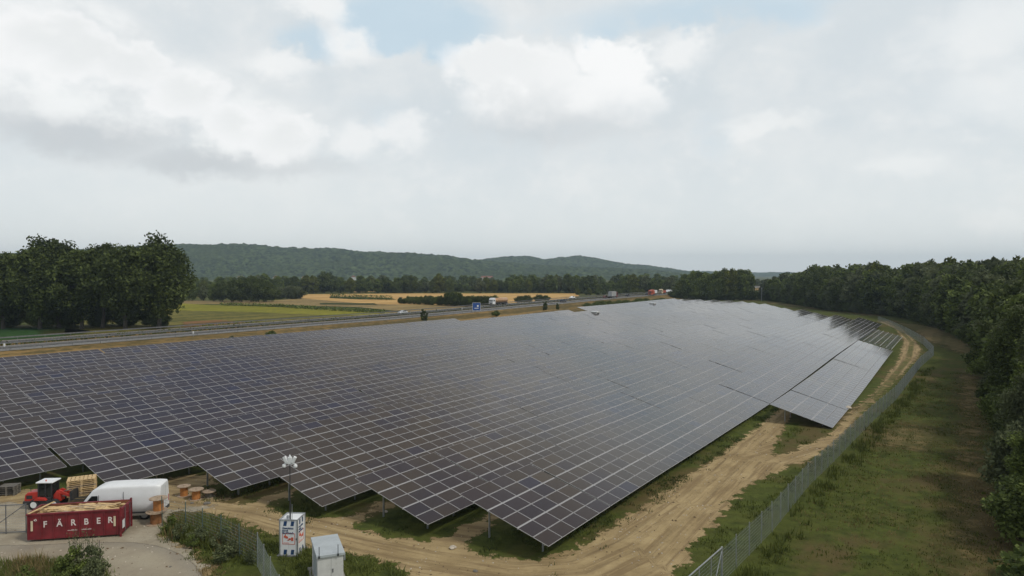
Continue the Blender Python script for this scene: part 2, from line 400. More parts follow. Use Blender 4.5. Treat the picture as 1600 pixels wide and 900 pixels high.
def mk_hill():
    m, t, b, o = newmat('wooded_hillside'); p = wpos()
    n0, _ = noise(p, .06, 4, .7); n1_, _ = noise(p, .006, 4, .6); n2_, _ = noise(p, .02, 3, .6)
    col = mixc(sstep(n0, .40, .60), (.006, .014, .008), (.085, .115, .045)); col = mixc(sstep(n1_, .45, .65) * .6, col, (.045, .062, .024)); col = mixc(sstep(n2_, .5, .7) * .5, col, (.010, .018, .010))
    t.links.new(col, b.inputs['Base Color']); b.inputs['Roughness'].default_value = 1; b.inputs['Specular IOR Level'].default_value = 0; return m
M['hill'] = mk_hill()

# ------------------------------------------------------------------ ground
def poly_sd(P, V):
    """signed distance (inside positive) of points P (n,2) to closed polygon V"""
    V = np.array(V, float); n = len(V); d = np.full(len(P), 1e18); s = np.zeros(len(P), bool)
    for i in range(n):
        a = V[i]; b = V[(i + 1) % n]; e = b - a; w_ = P - a
        t = np.clip((w_ @ e) / (e @ e + 1e-12), 0, 1); q = w_ - t[:, None] * e
        d = np.minimum(d, (q * q).sum(1))
        c = ((a[1] > P[:, 1]) != (b[1] > P[:, 1]))
        with np.errstate(divide='ignore', invalid='ignore'):
            xx = (b[0] - a[0]) * (P[:, 1] - a[1]) / (b[1] - a[1]) + a[0]
        s ^= c & (P[:, 0] < xx)
    d = np.sqrt(d); return np.where(s, d, -d)
def sheet(name, polys, mat, z, res, kind='structure', holes=(), scale=1.0, zf=None, path=None, margin=1.4):
    """flat sheet with an 'edge' attribute holding the signed distance to its outline (metres / scale)"""
    allp = np.array([p for V in polys for p in V]); m = margin * scale
    lo = allp.min(0) - m; hi = allp.max(0) + m
    nx = int((hi[0] - lo[0]) / res) + 2; ny = int((hi[1] - lo[1]) / res) + 2
    gx, gy = np.meshgrid(lo[0] + np.arange(nx) * res, lo[1] + np.arange(ny) * res, indexing='ij')
    P = np.stack([gx.ravel(), gy.ravel()], 1)
    sdv = np.full(len(P), -1e9)
    for V in polys: sdv = np.maximum(sdv, poly_sd(P, V))
    for V in holes: sdv = np.minimum(sdv, -poly_sd(P, V))
    I = np.arange(nx * ny).reshape(nx, ny)
    q = np.stack([I[:-1, :-1].ravel(), I[1:, :-1].ravel(), I[1:, 1:].ravel(), I[:-1, 1:].ravel()], 1)
    keep = sdv[q].max(1) > -m; q = q[keep]
    used = np.unique(q); remap = np.full(nx * ny, -1); remap[used] = np.arange(len(used)); q = remap[q]
    P = P[used]; sdv = sdv[used]
    zz = np.full(len(P), z) if zf is None else zf(P) + z
    me = bpy.data.meshes.new(name); me.from_pydata(np.column_stack([P, zz]).tolist(), [], q.tolist()); me.materials.append(mat)
    a = me.attributes.new('edge', 'FLOAT', 'POINT'); a.data.foreach_set('value', (sdv / scale).astype(np.float32))
    if path is not None:
        best = np.full(len(P), 1e18); al = np.zeros(len(P)); ac = np.zeros(len(P)); acc = 0
        for seg in path:
            acc = 0
            for p0, p1 in zip(seg[:-1], seg[1:]):
                p0, p1 = np.array(p0), np.array(p1); e = p1 - p0; L = np.linalg.norm(e); e = e / L; w_ = P - p0
                t = w_ @ e; tc_ = np.clip(t, 0, L); qd = ((w_ - tc_[:, None] * e) ** 2).sum(1); side = w_[:, 0] * e[1] - w_[:, 1] * e[0]
                u_ = qd < best; best[u_] = qd[u_]; al[u_] = (acc + tc_)[u_]; ac[u_] = side[u_]; acc += L
        for nm, arr in (('along', al), ('across', ac)):
            a = me.attributes.new(nm, 'FLOAT', 'POINT'); a.data.foreach_set('value', arr.astype(np.float32))
    o = link(name, me); o['kind'] = kind; return o
def PX(pts, z=0): return [tuple(G(x, y, z).xy) for x, y in pts]

gb = MB(); gs = 6500; gb.add([(-gs, -300, 0), (gs, -300, 0), (gs, gs, 0), (-gs, gs, 0)], [(0, 1, 2, 3)])
tag(gb.build('ground', M['ground']), kind='structure')

track_main = [(-60, 776), (20, 770), (60, 762), (110, 768), (160, 766), (225, 752), (265, 747), (300, 742), (335, 741), (330, 755), (322, 770), (345, 778), (352, 786),
              (385, 786), (420, 776), (440, 768), (470, 757), (478, 762), (450, 777), (420, 790), (424, 797), (452, 806), (505, 812), (545, 806), (575, 795), (625, 775), (640, 778), (600, 797), (560, 815), (556, 824),
              (585, 834), (630, 844), (662, 846), (700, 836), (745, 812), (790, 790), (800, 795), (765, 820), (728, 848), (728, 857), (780, 871), (850, 876), (905, 856), (1000, 793), (1100, 727), (1180, 671), (1216, 640), (1240, 626),
              (1262, 622), (1240, 645), (1226, 668), (1207, 706), (1215, 713), (1262, 694), (1294, 679), (1320, 652), (1370, 611), (1404, 562), (1413, 532), (1400, 514), (1375, 503), (1386, 502), (1407, 512), (1427, 530), (1440, 545),
              (1431, 562), (1396, 597), (1352, 641), (1313, 682), (1300, 697), (1267, 718), (1230, 730), (1203, 743), (1160, 763), (1140, 787), (1117, 817), (1080, 853), (1073, 877), (1053, 889), (1020, 930),
              (660, 930), (640, 900), (615, 882), (575, 868), (545, 864), (500, 858), (470, 850), (435, 838), (410, 829), (380, 820), (340, 803), (300, 798), (255, 800), (258, 835), (300, 862), (330, 890), (330, 930), (-60, 930)]
path1 = PX([(-60, 800), (100, 775), (250, 790), (380, 805), (450, 825), (560, 850), (660, 870), (800, 890), (900, 885), (980, 850), (1080, 780), (1150, 715), (1230, 690), (1300, 680), (1370, 620), (1420, 560), (1425, 535), (1400, 510), (1380, 502)])
path2 = PX([(1000, 850), (1100, 760), (1170, 700), (1225, 650), (1260, 618)])
sheet('dirt_track', [PX(track_main)], M['dirt'], .008, .45, margin=2.4, path=[path1, path2])
sheet('gravel_yard', [PX([(-60, 788), (30, 786), (120, 792), (200, 800), (262, 796), (330, 790), (310, 798), (262, 803), (255, 835), (275, 850), (300, 862), (318, 885), (320, 940), (-60, 940)])], M['yard'], .012, .4, margin=1.6)
pad = [(-60, 853), (40, 852), (160, 848), (210, 848), (245, 853), (272, 862), (295, 874), (309, 888), (315, 900), (318, 940), (-60, 940)]
sheet('gravel_pad', [PX(pad)], M['pad'], .016, .3)
# far part of the perimeter track and the meadow's mown strips
sheet('dry_meadow_strip', [PX([(1395, 503), (1440, 507), (1490, 517), (1530, 534), (1535, 552), (1500, 552), (1450, 533), (1425, 517)]), PX([(1360, 493), (1200, 474), (1198, 471), (1290, 482), (1385, 493)]),
      PX([(1500, 585), (1535, 590), (1528, 700), (1530, 930), (1490, 930), (1505, 760)]), PX([(1360, 668), (1450, 660), (1475, 680), (1450, 706), (1370, 700)])], M['drymeadow'], .007, 1.0, scale=2.0, margin=2.6)
# fields behind the motorway
fz = 0.0
sheet('field_green', [PX([(-120, 511), (110, 513), (150, 518), (60, 531), (-120, 543)])], M['f_green'], .03, 4, scale=2)
sheet('field_yellow', [PX([(120, 474), (285, 474), (330, 477), (430, 479), (525, 484), (600, 488), (635, 491), (600, 493), (520, 493), (400, 488), (270, 485), (120, 484)])], M['f_yellow'], .05, 4, scale=2)
sheet('field_maize', [PX([(120, 484), (270, 484), (400, 487), (520, 492), (600, 493), (560, 502), (400, 514), (200, 524), (100, 520)])], M['f_olive'], .03, 4, scale=2)
sheet('field_weeds', [PX([(285, 503), (345, 500), (400, 506), (390, 514), (290, 520)])], M['weeds'], .06, 3, scale=2)
sheet('field_dry', [PX([(120, 470), (420, 470), (470, 466), (560, 468), (640, 476), (740, 478), (700, 488), (635, 490), (525, 483), (430, 477), (330, 475), (120, 473)])], M['f_tan'], .04, 4, scale=3)
sheet('field_wheat', [PX([(460, 460), (640, 458.5), (900, 458.5), (906, 463), (880, 468), (800, 476), (700, 477), (620, 476), (560, 474), (470, 466)])], M['f_wheat'], .07, 6, scale=3)
sheet('field_edge', [PX([(515, 463), (610, 465.5), (620, 468.5), (560, 468), (515, 466)]), PX([(500, 473.5), (585, 474), (590, 476.5), (500, 476)]), PX([(400, 476), (560, 480), (640, 488), (600, 487.5), (520, 483), (400, 478.5)])], M['f_dark'], .10, 3, scale=2)
sheet('field_far', [PX([(420, 446), (1040, 446), (1060, 451), (420, 451)])], M['f_wheat'], .05, 14, scale=6)
sheet('field_far', [PX([(545, 452.5), (590, 452), (590, 456), (550, 457)])], M['f_wheat'], .05, 8, scale=3)

# ------------------------------------------------------------------ motorway
def hz(u): 
    return 1.5 + max(0, min(1, (u - 200) / 170)) * 1.7 + max(0, u - 370) * .002
V0, V1, V2, V3 = 166.0, 177.5, 181.5, 193.0
us = [-80, 0, 60, 120, 180, 220, 260, 300, 340, 380, 420, 480, 560, 660, 800]
def ribbon(name, cols, mat, dzs=0, usl=us, kind='structure'):
    mb = MB(); n = len(cols); vs_ = []
    for u in usl:
        for v, z in cols: vs_.append(W(u, v, (hz(u) if z is None else (hz(u) + z if z > -9 else 0.0)) + dzs))
    mb.add(vs_, [(i * n + j, i * n + j + 1, (i + 1) * n + j + 1, (i + 1) * n + j) for i in range(len(usl) - 1) for j in range(n - 1)])
    return tag(mb.build(name, mat), kind=kind)
def embank(name, va, vb, za, zb):
    # gridded slope with the grass shader of the dry verge
    mb = []; 
    nu, nv = 220, 8; vs_ = []; ed = []
    for i in range(nu + 1):
        u = -80 + 880 * i / nu
        for j in range(nv + 1):
            t = j / nv; v = va + (vb - va) * t
            zz = (za if za is not None else 0) * 0 + (hz(u) * (t if zb else 1 - t)) - .06 + random.uniform(-.06, .06) * (0 < j < nv)
            vs_.append(W(u, v, zz)); ed.append(3.0)
    fs = [(i * (nv + 1) + j, i * (nv + 1) + j + 1, (i + 1) * (nv + 1) + j + 1, (i + 1) * (nv + 1) + j) for i in range(nu) for j in range(nv)]
    me = bpy.data.meshes.new(name); me.from_pydata([tuple(x) for x in vs_], [], fs); me.materials.append(M['dry'])
    a = me.attributes.new('edge', 'FLOAT', 'POINT'); a.data.foreach_set('value', ed); return tag(link(name, me), kind='structure')
random.seed(3)
embank('verge_near', 146, V0 - .3, None, True); embank('verge_far', V3 + .6, 205, None, False)
ribbon('roadbed', [(V0 - .6, -.08), (V3 + .9, -.08)], M['dry'])
def ribed(o):
    a = o.data.attributes.new('edge', 'FLOAT', 'POINT'); a.data.foreach_set('value', [3.0] * len(o.data.vertices))
ribed(bpy.data.objects['roadbed'])
ribbon('motorway_near_carriageway', [(V0, 0.0), (V1, 0.0)], M['road'], .02)
ribbon('motorway_far_carriageway', [(V2 + 1.6, 0.0), (V3 - 1.4, 0.0)], M['road'], .02)
ribbon('road_shoulder', [(V0 - .5, 0), (V0 + .8, 0)], M['concrete'], .035)
for nm, v in (('near', V0 + 2.9), ('near', V1 - .7), ('far', V2 + 2.0), ('far', V3 - 2.2)):
    ribbon('road_marking', [(v, 0), (v + .2, 0)], M['paint'], .03)
mk = MB()
for v in ((V0 + V1) / 2 + 1, (V2 + V3) / 2 - 1):
    for i in range(60):
        u = -20 + i * 12; mk.add([W(u, v, hz(u) + .028), W(u + 6, v, hz(u + 6) + .028), W(u + 6, v + .16, hz(u + 6) + .028), W(u, v + .16, hz(u) + .028)], [(0, 1, 2, 3)])
tag(mk.build('lane_dashes', M['paint']), kind='structure')
def guardrail(v, face, label, u0=-60, u1=560, step=6.0):
    root = empty('guardrail', W(u0, v, hz(u0)), 0, label, 'guardrail')
    o = root.location
    rb = MB(); uu = np.arange(u0, u1 + .1, 20.0)
    prof = [(0, .42), (-.06, .47), (0, .55), (0, .60), (-.06, .68), (0, .73)]
    n = len(prof); vs_ = [W(u, v + p[0] * face, hz(u) + p[1]) - o for u in uu for p in prof]
    rb.add(vs_, [(i * n + j, i * n + j + 1, (i + 1) * n + j + 1, (i + 1) * n + j) for i in range(len(uu) - 1) for j in range(n - 1)])
    rb.build('rail', M['galv_dark'], root)
    pm = MB(); pm.box(-.05, .05, -.03, .03, -.1, .70); me = pm.mesh('rail_post', M['galv_dark'])
    k = 0; u = u0 + 2
    while k < 98 and u < u1:
        ob = link('rail_post', me); adopt(ob, root); ob.location = W(u, v + .09 * face, hz(u)) - o; ob.rotation_euler = (0, 0, ROT); u += step; k += 1
M_RAIL = 'rail_steel'
guardrail(V0 - .1, -1, 'steel guardrail along the near edge of the motorway, closest to the panels')
guardrail(V1 + .5, 1, 'dark steel guardrail on the central strip beside the near carriageway')
guardrail(V2 - .5, -1, 'steel guardrail on the central strip beside the far carriageway')
guardrail(V3 + .4, 1, 'steel guardrail along the far edge of the motorway, in front of the fields')
hb = MB(); rnd = random.Random(5)
for i in range(330):
    u = -60 + i * 1.9; hb.box(-1, 1, -.55, .55, 0, .55 + rnd.random() * .45, M=Matrix.Translation(W(u, (V1 + V2) / 2 + rnd.uniform(-.2, .2), hz(u) - .05)) @ Matrix.Rotation(ROT + rnd.uniform(-.2, .2), 4, 'Z'))
# (replaced below by leafy median scrub)

# ------------------------------------------------------------------ foliage builders
def leaves_mesh(name, pts, size, mat, rng, tint, jitter=.5, droop=0.0, quad=True):
    n = len(pts); a = rng.normal(size=(n, 3)); a /= np.linalg.norm(a, axis=1)[:, None]
    b = rng.normal(size=(n, 3)); b -= (b * a).sum(1)[:, None] * a; b /= np.linalg.norm(b, axis=1)[:, None]
    s = size * rng.uniform(1 - jitter, 1 + jitter, n)[:, None]
    V = np.empty((n, 4, 3)); V[:, 0] = pts - a * s; V[:, 1] = pts + b * s * .55; V[:, 2] = pts + a * s; V[:, 3] = pts - b * s * .55
    me = bpy.data.meshes.new(name); me.vertices.add(n * 4); me.vertices.foreach_set('co', V.ravel())
    me.loops.add(n * 4); me.loops.foreach_set('vertex_index', np.arange(n * 4)); me.polygons.add(n)
    me.polygons.foreach_set('loop_start', np.arange(0, n * 4, 4)); me.materials.append(mat)
    me.update(calc_edges=True)
    at = me.attributes.new('tint', 'FLOAT', 'FACE'); at.data.foreach_set('value', tint.astype(np.float32)); return me
def crown_pts(rng, H_, Rr, base, nc, per, flat=1.0, top_bias=.0, squash=1.0):
    """clump centres spread through an uneven crown volume, leaves gathered round each"""
    cz = (H_ + base) / 2; hh = (H_ - base) / 2
    C = []
    lob = [(rng.uniform(0, 2 * PI), rng.uniform(.65, 1.15)) for _ in range(5)]
    while len(C) < nc:
        d = rng.normal(size=3); d /= np.linalg.norm(d); r = rng.uniform(.35, 1) ** .5
        ang = math.atan2(d[1], d[0]); k = 1 + .22 * sum(math.cos(ang * (i + 1) + l[0]) * l[1] for i, l in enumerate(lob)) / 2
        zz = d[2] * r; wid = k * (1 - .25 * max(0, zz)) 
        C.append((d[0] * r * Rr * wid * .86, d[1] * r * Rr * wid * .86, cz + zz * hh * rng.uniform(.84, .97)))
    C = np.array(C); cr = Rr * rng.uniform(.20, .36, nc)
    P = []; T = []
    for c_, r_ in zip(C, cr):
        m = max(4, int(per * (r_ / (Rr * .25)) ** 2)); d = rng.normal(size=(m, 3)); d /= np.linalg.norm(d, axis=1)[:, None]
        q = c_ + d * (r_ * rng.uniform(.25, 1.12, m) ** .8)[:, None] * np.array([1, 1, flat])
        P.append(q); T.append(np.clip(rng.uniform(.1, .9) + rng.uniform(-.3, .3, m), 0, 1))
    return np.concatenate(P), np.concatenate(T), C, cr
def trunk_mb(rng, H_, base, r0, C, limbs=7):
    mb = MB(); top = H_ * .72; pts = []; x = y = 0
    for i in range(6):
        pts.append((x, y, -0.2 + (top + .2) * i / 5)); x += rng.uniform(-.3, .3) * H_ / 20; y += rng.uniform(-.3, .3) * H_ / 20
    for i in range(5): mb.tube(pts[i], pts[i + 1], r0 * (1 - i * .17), r0 * (1 - (i + 1) * .17), 7, caps=False)
    idx = rng.choice(len(C), min(limbs, len(C)), replace=False)
    for j in idx:
        k = rng.integers(1, 4); p = Vector(pts[k]).lerp(Vector(pts[k + 1]), rng.random()); q = Vector(C[j])
        if q.z < p.z: q.z = p.z + .5
        mid = p.lerp(q, .5) + Vector((0, 0, .06 * H_)) * .5; rr = r0 * .42
        mb.tube(p, mid, rr, rr * .65, 5, caps=False); mb.tube(mid, q, rr * .65, rr * .2, 5, caps=False)
    return mb
TV = {}
def tree_variant(key, seed, H_, Rr, base, nc, per, leaf, mat, r0=.3, limbs=8, flat=1.0, name='broadleaf_tree'):
    rng = np.random.default_rng(seed)
    P, T, C, cr = crown_pts(rng, H_, Rr, base, nc, per, flat)
    TV[key] = dict(leaf=leaves_mesh('crown', P, leaf, mat, rng, T), trunk=trunk_mb(rng, H_, base, r0, C, limbs).mesh('trunk', M['bark']), H=H_, name=name)
def plant_tree(key, x, y, h, label, group=None, cat='tree', rz=None, sx=None, z=0, name=None, rnd=random):
    v = TV[key]; s = h / v['H']; o = empty(name or v['name'], (x, y, z), rnd.uniform(0, 6.28) if rz is None else rz, label, cat, group)
    o.scale = (s * (sx or 1), s * (sx or 1), s)
    a = link('crown', v['leaf']); adopt(a, o); b = link('trunk', v['trunk']); adopt(b, o); return o
def shrub_variant(key, seed, H_, Rr, nc, per, leaf, mat):
    rng = np.random.default_rng(seed); P, T, C, cr = crown_pts(rng, H_, Rr, H_ * .05, nc, per, 1.0)
    P[:, 2] = np.abs(P[:, 2]); TV[key] = dict(leaf=leaves_mesh('shrub', P, leaf, mat, rng, T), H=H_)
def plant_shrub(key, x, y, h, label, group=None, cat='shrub', sx=None, z=0, rnd=random, name='shrub'):
    v = TV[key]; s = h / v['H']; o = link(name, v['leaf']); o.location = (x, y, z); o.rotation_euler = (0, 0, rnd.uniform(0, 6.28)); o.scale = (s * (sx or 1), s * (sx or 1), s)
    return tag(o, label, cat, group)
# far / mid variants
tree_variant('big0', 1, 30, 10, 4.5, 150, 130, .50, M['leafdark'], .75, 16, name='poplar_tree')
tree_variant('big1', 2, 28, 8.5, 5, 130, 130, .50, M['leafdark'], .65, 14, name='poplar_tree')
tree_variant('big2', 3, 29, 9, 4, 140, 130, .50, M['leafdark'], .7, 14, name='poplar_tree')
tree_variant('mid0', 11, 18, 6.0, 0.2, 80, 80, .46, M['leaf'], .3)
tree_variant('mid1', 12, 18, 5.0, 0.2, 75, 80, .46, M['leafgrey'], .3)
tree_variant('mid2', 13, 18, 6.5, 0.2, 85, 80, .46, M['leafdark'], .3)
tree_variant('mid3', 14, 18, 5.2, 0.3, 75, 80, .46, M['leafyel'], .3)
tree_variant('mid4', 15, 18, 4.2, 0.3, 75, 80, .46, M['leaf'], .3)
tree_variant('near0', 21, 18, 5.0, 1.5, 170, 230, .18, M['leaf'], .28)
tree_variant('near1', 22, 18, 5.2, 1.5, 170, 230, .18, M['leafdark'], .28)
tree_variant('near2', 23, 18, 4.8, 1.5, 170, 230, .18, M['leafgrey'], .28)
shrub_variant('sh0', 31, 4, 2.4, 60, 150, .12, M['leafdark']); shrub_variant('sh1', 32, 4, 2.6, 60, 150, .12, M['leaf']); shrub_variant('sh2', 33, 4, 2.3, 56, 150, .12, M['leafgrey'])
shrub_variant('col', 34, 6, 1.5, 34, 60, .16, M['leafdark'])
shrub_variant('wd0', 35, 1.2, .55, 26, 40, .05, M['leaf']); shrub_variant('wd1', 36, 1.2, .6, 26, 40, .05, M['leafgrey'])

rnd = random.Random(77)
MERGE = {}
def defer(bucket, key, x, y, h, sx):
    MERGE.setdefault(bucket, []).append((key, x, y, h, sx, rnd.uniform(0, 6.28)))
def flush(bucket, label):
    by = {}; 
    for key, x, y, h, sx, a in MERGE[bucket]: by.setdefault(TV[key]['leaf'].materials[0].name, []).append((key, x, y, h, sx, a))
    mats = []; CO = []; TT = []; MI = []
    for mi, (mn_, L) in enumerate(by.items()):
        mats.append(bpy.data.materials[mn_])
        for key, x, y, h, sx, a in L:
            me = TV[key]['leaf']; n = len(me.vertices); co = np.empty(n * 3, np.float32); me.vertices.foreach_get('co', co); co = co.reshape(-1, 4, 3); t = np.empty(n // 4, np.float32); me.attributes['tint'].data.foreach_get('value', t)
            sel = slice(0, None, 2); co = co[sel]; t = t[sel]; c_ = co.mean(1, keepdims=True); co = c_ + (co - c_) * 1.3
            s_ = h / TV[key]['H']; ca_, sa_ = math.cos(a), math.sin(a); X_ = (co[..., 0] * ca_ - co[..., 1] * sa_) * s_ * sx + x; Y_ = (co[..., 0] * sa_ + co[..., 1] * ca_) * s_ * sx + y
            CO.append(np.stack([X_, Y_, co[..., 2] * s_], -1)); TT.append(np.clip(t + rnd.uniform(-.2, .2), 0, 1)); MI += [mi] * len(t)
    co = np.concatenate(CO).reshape(-1, 3); n = len(co) // 4; me = bpy.data.meshes.new(bucket); me.vertices.add(n * 4); me.vertices.foreach_set('co', co.ravel()); me.loops.add(n * 4); me.loops.foreach_set('vertex_index', np.arange(n * 4)); me.polygons.add(n); me.polygons.foreach_set('loop_start', np.arange(0, n * 4, 4))
    for m_ in mats: me.materials.append(m_)
    me.polygons.foreach_set('material_index', np.array(MI, np.int32)); me.update(calc_edges=True); at = me.attributes.new('tint', 'FLOAT', 'FACE'); at.data.foreach_set('value', np.concatenate(TT).astype(np.float32))
    return tag(link(bucket, me), label, 'wood', kind='stuff')
# big poplars on the left, from the left edge towards the field
big = [(-95, 512, 386, 'big2'), (-45, 513, 384, 'big1'), (5, 514, 388, 'big2'), (62, 514, 378, 'big0'), (92, 512, 374, 'big1'), (128, 514, 384, 'big2'), (160, 513, 380, 'big1'), (196, 515, 377, 'big2'), (248, 514, 373, 'big0')]
ordn = ['first', 'second', 'third', 'fourth', 'fifth', 'sixth', 'seventh', 'eighth', 'ninth', 'tenth']
blab = ['dark broad poplar just beyond the left frame edge', 'dark poplar cut by the left frame edge', 'low-topped dark poplar at the left edge of the picture', 'tall broad poplar, third highest of the dark left grove', 'slender dark poplar with a rounded top beside the wide one on the left',
        'lower dark poplar in the middle dip of the left grove', 'dark poplar just right of the dip in the left grove', 'tall poplar next to the big end tree of the left grove', 'tallest dark poplar with a wide crown at the right end of the left grove']
for i, (px, by, ty, k) in enumerate(big):
    p = G(px, by); h = H + (428 - ty) / F * p.y; plant_tree(k, p.x, p.y, h, blab[i], 'dark poplars left of the fields', rz=i * 1.3, rnd=rnd)
for i in range(26):
    if i % 3 == 1: continue
    px = -120 + i * 15.5 + rnd.uniform(-4, 4); p = G(px, 511 + rnd.uniform(-2, 1.5)); h = rnd.uniform(4.5, 8.5) * (.6 if px > 262 else 1)
    if px > 285: break
    plant_shrub('sh%d' % (0 if rnd.random() < .8 else 1), p.x, p.y + rnd.uniform(-2, 3), h, 'dark bush under the tall poplars of the left grove', 'bushes under the left poplars', rnd=rnd, sx=1.15)
# dark spruce copse right of the poplars
cops = [(300, 470, 440), (318, 470, 446), (334, 471, 444), (348, 471, 438), (362, 472, 436), (378, 472, 434), (392, 472, 431), (404, 472, 433), (416, 472, 437), (425, 471, 443)]
for i, (px, by, ty) in enumerate(cops):
    p = G(px, by); h = H + (428 - ty) / F * p.y
    plant_tree(('mid2', 'mid0', 'mid1')[0 if i > 2 else (2 if i == 1 else 1)], p.x, p.y, max(4, h), 'dark tree of the square copse beside the yellow field', 'trees of the dark copse', rnd=rnd, sx=1.15)
for i, px in enumerate((440, 452, 466)):
    p = G(px, 467); plant_shrub('sh2', p.x, p.y, H + (428 - (450, 448, 449)[i]) / F * p.y, ['pale grey-green bush at the copse corner', 'round grey-green bush in the middle of three by the wheat', 'dark rounded bush nearest the wheat field'][i], 'bushes right of the copse', rnd=rnd, sx=1.3)
# long dark hedge in the wheat
for i in range(26):
    px = 626 + i * 6.4; t = i / 25; p = G(px, 474.5 + 5 * min(1, t * 1.3) - (2 if px > 765 else 0)); top = 463 if i > 1 else 466
    if 700 < px < 722: top = 458
    top += rnd.uniform(-1, 1) + (4 if px > 775 else 0)
    plant_shrub('sh%d' % rnd.choice([0, 0, 0, 1]), p.x, p.y, H + (428 - top) / F * p.y, 'dark bush in the long hedge in front of the wheat field', 'bushes of the long dark hedge', rnd=rnd, sx=1.0)
for i, (px, by, ty) in enumerate([(812, 474, 463), (824, 473.5, 462), (842, 472, 461), (853, 471, 462)]):
    p = G(px, by); plant_shrub('sh0', p.x, p.y, H + (428 - ty) / F * p.y, ['leftmost of the four round bushes between motorway and wheat', 'second of the four round bushes behind the motorway', 'tallest round bush behind the motorway, third from the left', 'small round bush at the right end of the four'][i], 'round bushes behind the motorway', rnd=rnd, sx=1.35)
# roadside saplings
for i, (px, by, ty, k) in enumerate([(663, 505.5, 480, 'col'), (852, 487.5, 469, 'col'), (871, 485.5, 472.5, 'col'), (775, 494, 485, 'sh1'), (424, 527, 516, 'sh1'), (362, 531, 524, 'sh2')]):
    z0 = .9; p = G(px, by, z0); h = H - z0 + (428 - ty) / F * p.y - 0
    plant_shrub(k, p.x, p.y, (by - ty) / F * p.y, ['dark upright sapling on the motorway verge, largest and nearest', 'upright sapling on the verge right of the tanker truck', 'thin upright sapling, farthest right on the verge', 'low bush on the verge below the tanker truck', 'low green bush on the verge near the left third', 'small grey bush on the verge left of the green one'][i], cat='sapling' if k == 'col' else 'shrub', rnd=rnd, z=z0 - .2, sx=1.1 if k == 'col' else 1.2, name='columnar_sapling' if k == 'col' else 'shrub')

# tree belts in the middle distance
def belt(n, x0, x1, by, ty, keys, label, group, jit=3, sx=1.2, rows=1, bucket=None):
    for r_ in range(rows):
        for i in range(n):
            if rnd.random() < .1: continue
            px = x0 + (x1 - x0) * (i + rnd.uniform(-.3, .3)) / max(1, n - 1)
            b_ = by(px) if callable(by) else by; t_ = ty(px) if callable(ty) else ty
            b_ -= r_ * 2.5; p = G(px, b_ + rnd.uniform(-.6, .6)); h = H + (428 - t_ + rnd.uniform(-jit, jit)) / F * p.y
            if bucket: defer(bucket, rnd.choice(keys), p.x, p.y, max(3.5, h), sx)
            else: plant_tree(rnd.choice(keys), p.x, p.y, max(3.5, h), label, group, rnd=rnd, sx=sx)
dk = ['mid2', 'mid0', 'mid0', 'mid4', 'mid1', 'mid3']
lp = lambda pts: (lambda x: float(np.interp(x, [a for a, b in pts], [b for a, b in pts])))
belt(34, 290, 760, lp([(290, 461), (470, 459), (560, 457.5), (760, 458)]), lp([(290, 434), (330, 438), (400, 431), (520, 428), (560, 431), (640, 432), (700, 433), (760, 434)]), dk, 'tree in the long dark belt between the wheat and the hills', 'trees of the far belt', 4.5, 1.3)
belt(24, 300, 760, 451, lp([(290, 431), (760, 432)]), dk, 'tree in the back line of the belt before the hills', '', 2.5, 1.6, bucket='distant_wood')
belt(30, 760, 1060, lp([(760, 457.5), (900, 458), (980, 459), (1060, 463)]), lp([(760, 436), (820, 434), (870, 427), (910, 431), (960, 436), (1020, 431), (1060, 436)]), ['mid0', 'mid4', 'mid0', 'mid2', 'mid1', 'mid3'], 'green tree in the belt behind the motorway', 'trees behind the motorway', 4.5, 1.25)
belt(22, 770, 1070, 452, lp([(770, 431), (1070, 429)]), dk, 'tree in the back line behind the motorway belt', '', 2.5, 1.4, bucket='distant_wood')
belt(16, 905, 1040, lp([(905, 461), (1040, 462)]), lp([(905, 452), (1040, 450)]), ['mid3', 'mid0', 'mid1'], 'low tree on the bank behind the far motorway', 'low trees behind the motorway', 2, 1.5)
# grove at the end of the solar field
for i, (px, by, ty) in enumerate([(1062, 468, 441), (1074, 468, 428), (1086, 469, 423), (1098, 469, 425), (1110, 469, 427), (1122, 469, 423), (1134, 469, 421), (1146, 469, 421.5), (1157, 469, 420.5), (1166, 469, 421), (1078, 466, 430), (1140, 466, 424), (1104, 466, 428)]):
    p = G(px, by); plant_tree(rnd.choice(['mid0', 'mid4', 'mid3', 'mid0']), p.x, p.y, H + (428 - ty) / F * p.y, 'green tree of the flat-topped grove at the far end of the panels', 'trees of the grove beyond the panels', rnd=rnd, sx=1.0)
for i in range(14):
    px = 1058 + i * 9; p = G(px, 469); plant_shrub('sh%d' % rnd.choice([0, 1]), p.x, p.y, rnd.uniform(5, 8), 'bush at the foot of the flat-topped grove', 'bushes at the foot of the far grove', rnd=rnd, sx=1.3)
belt(10, 1168, 1215, 452, 437, ['mid2', 'mid1'], 'distant tree in the gap between grove and right wood', '', 1.5, 1.5, bucket='distant_wood')
for x0, x1, b0, b1, h_ in ((300, 760, 459, 456.5, 7), (760, 1058, 456.5, 461, 7.5)):
    for i in range(int((x1 - x0) / 3.3)):
        px = x0 + i * 3.3; p = G(px, b0 + (b1 - b0) * (px - x0) / (x1 - x0) - rnd.uniform(0, 3)); defer('distant_wood', rnd.choice(['mid2', 'mid0', 'mid1', 'mid4', 'mid3']), p.x, p.y, h_ * rnd.uniform(.5, 1.5), rnd.uniform(1.5, 2.4))
flush('distant_wood', 'blurred line of far trees at the foot of the hills')
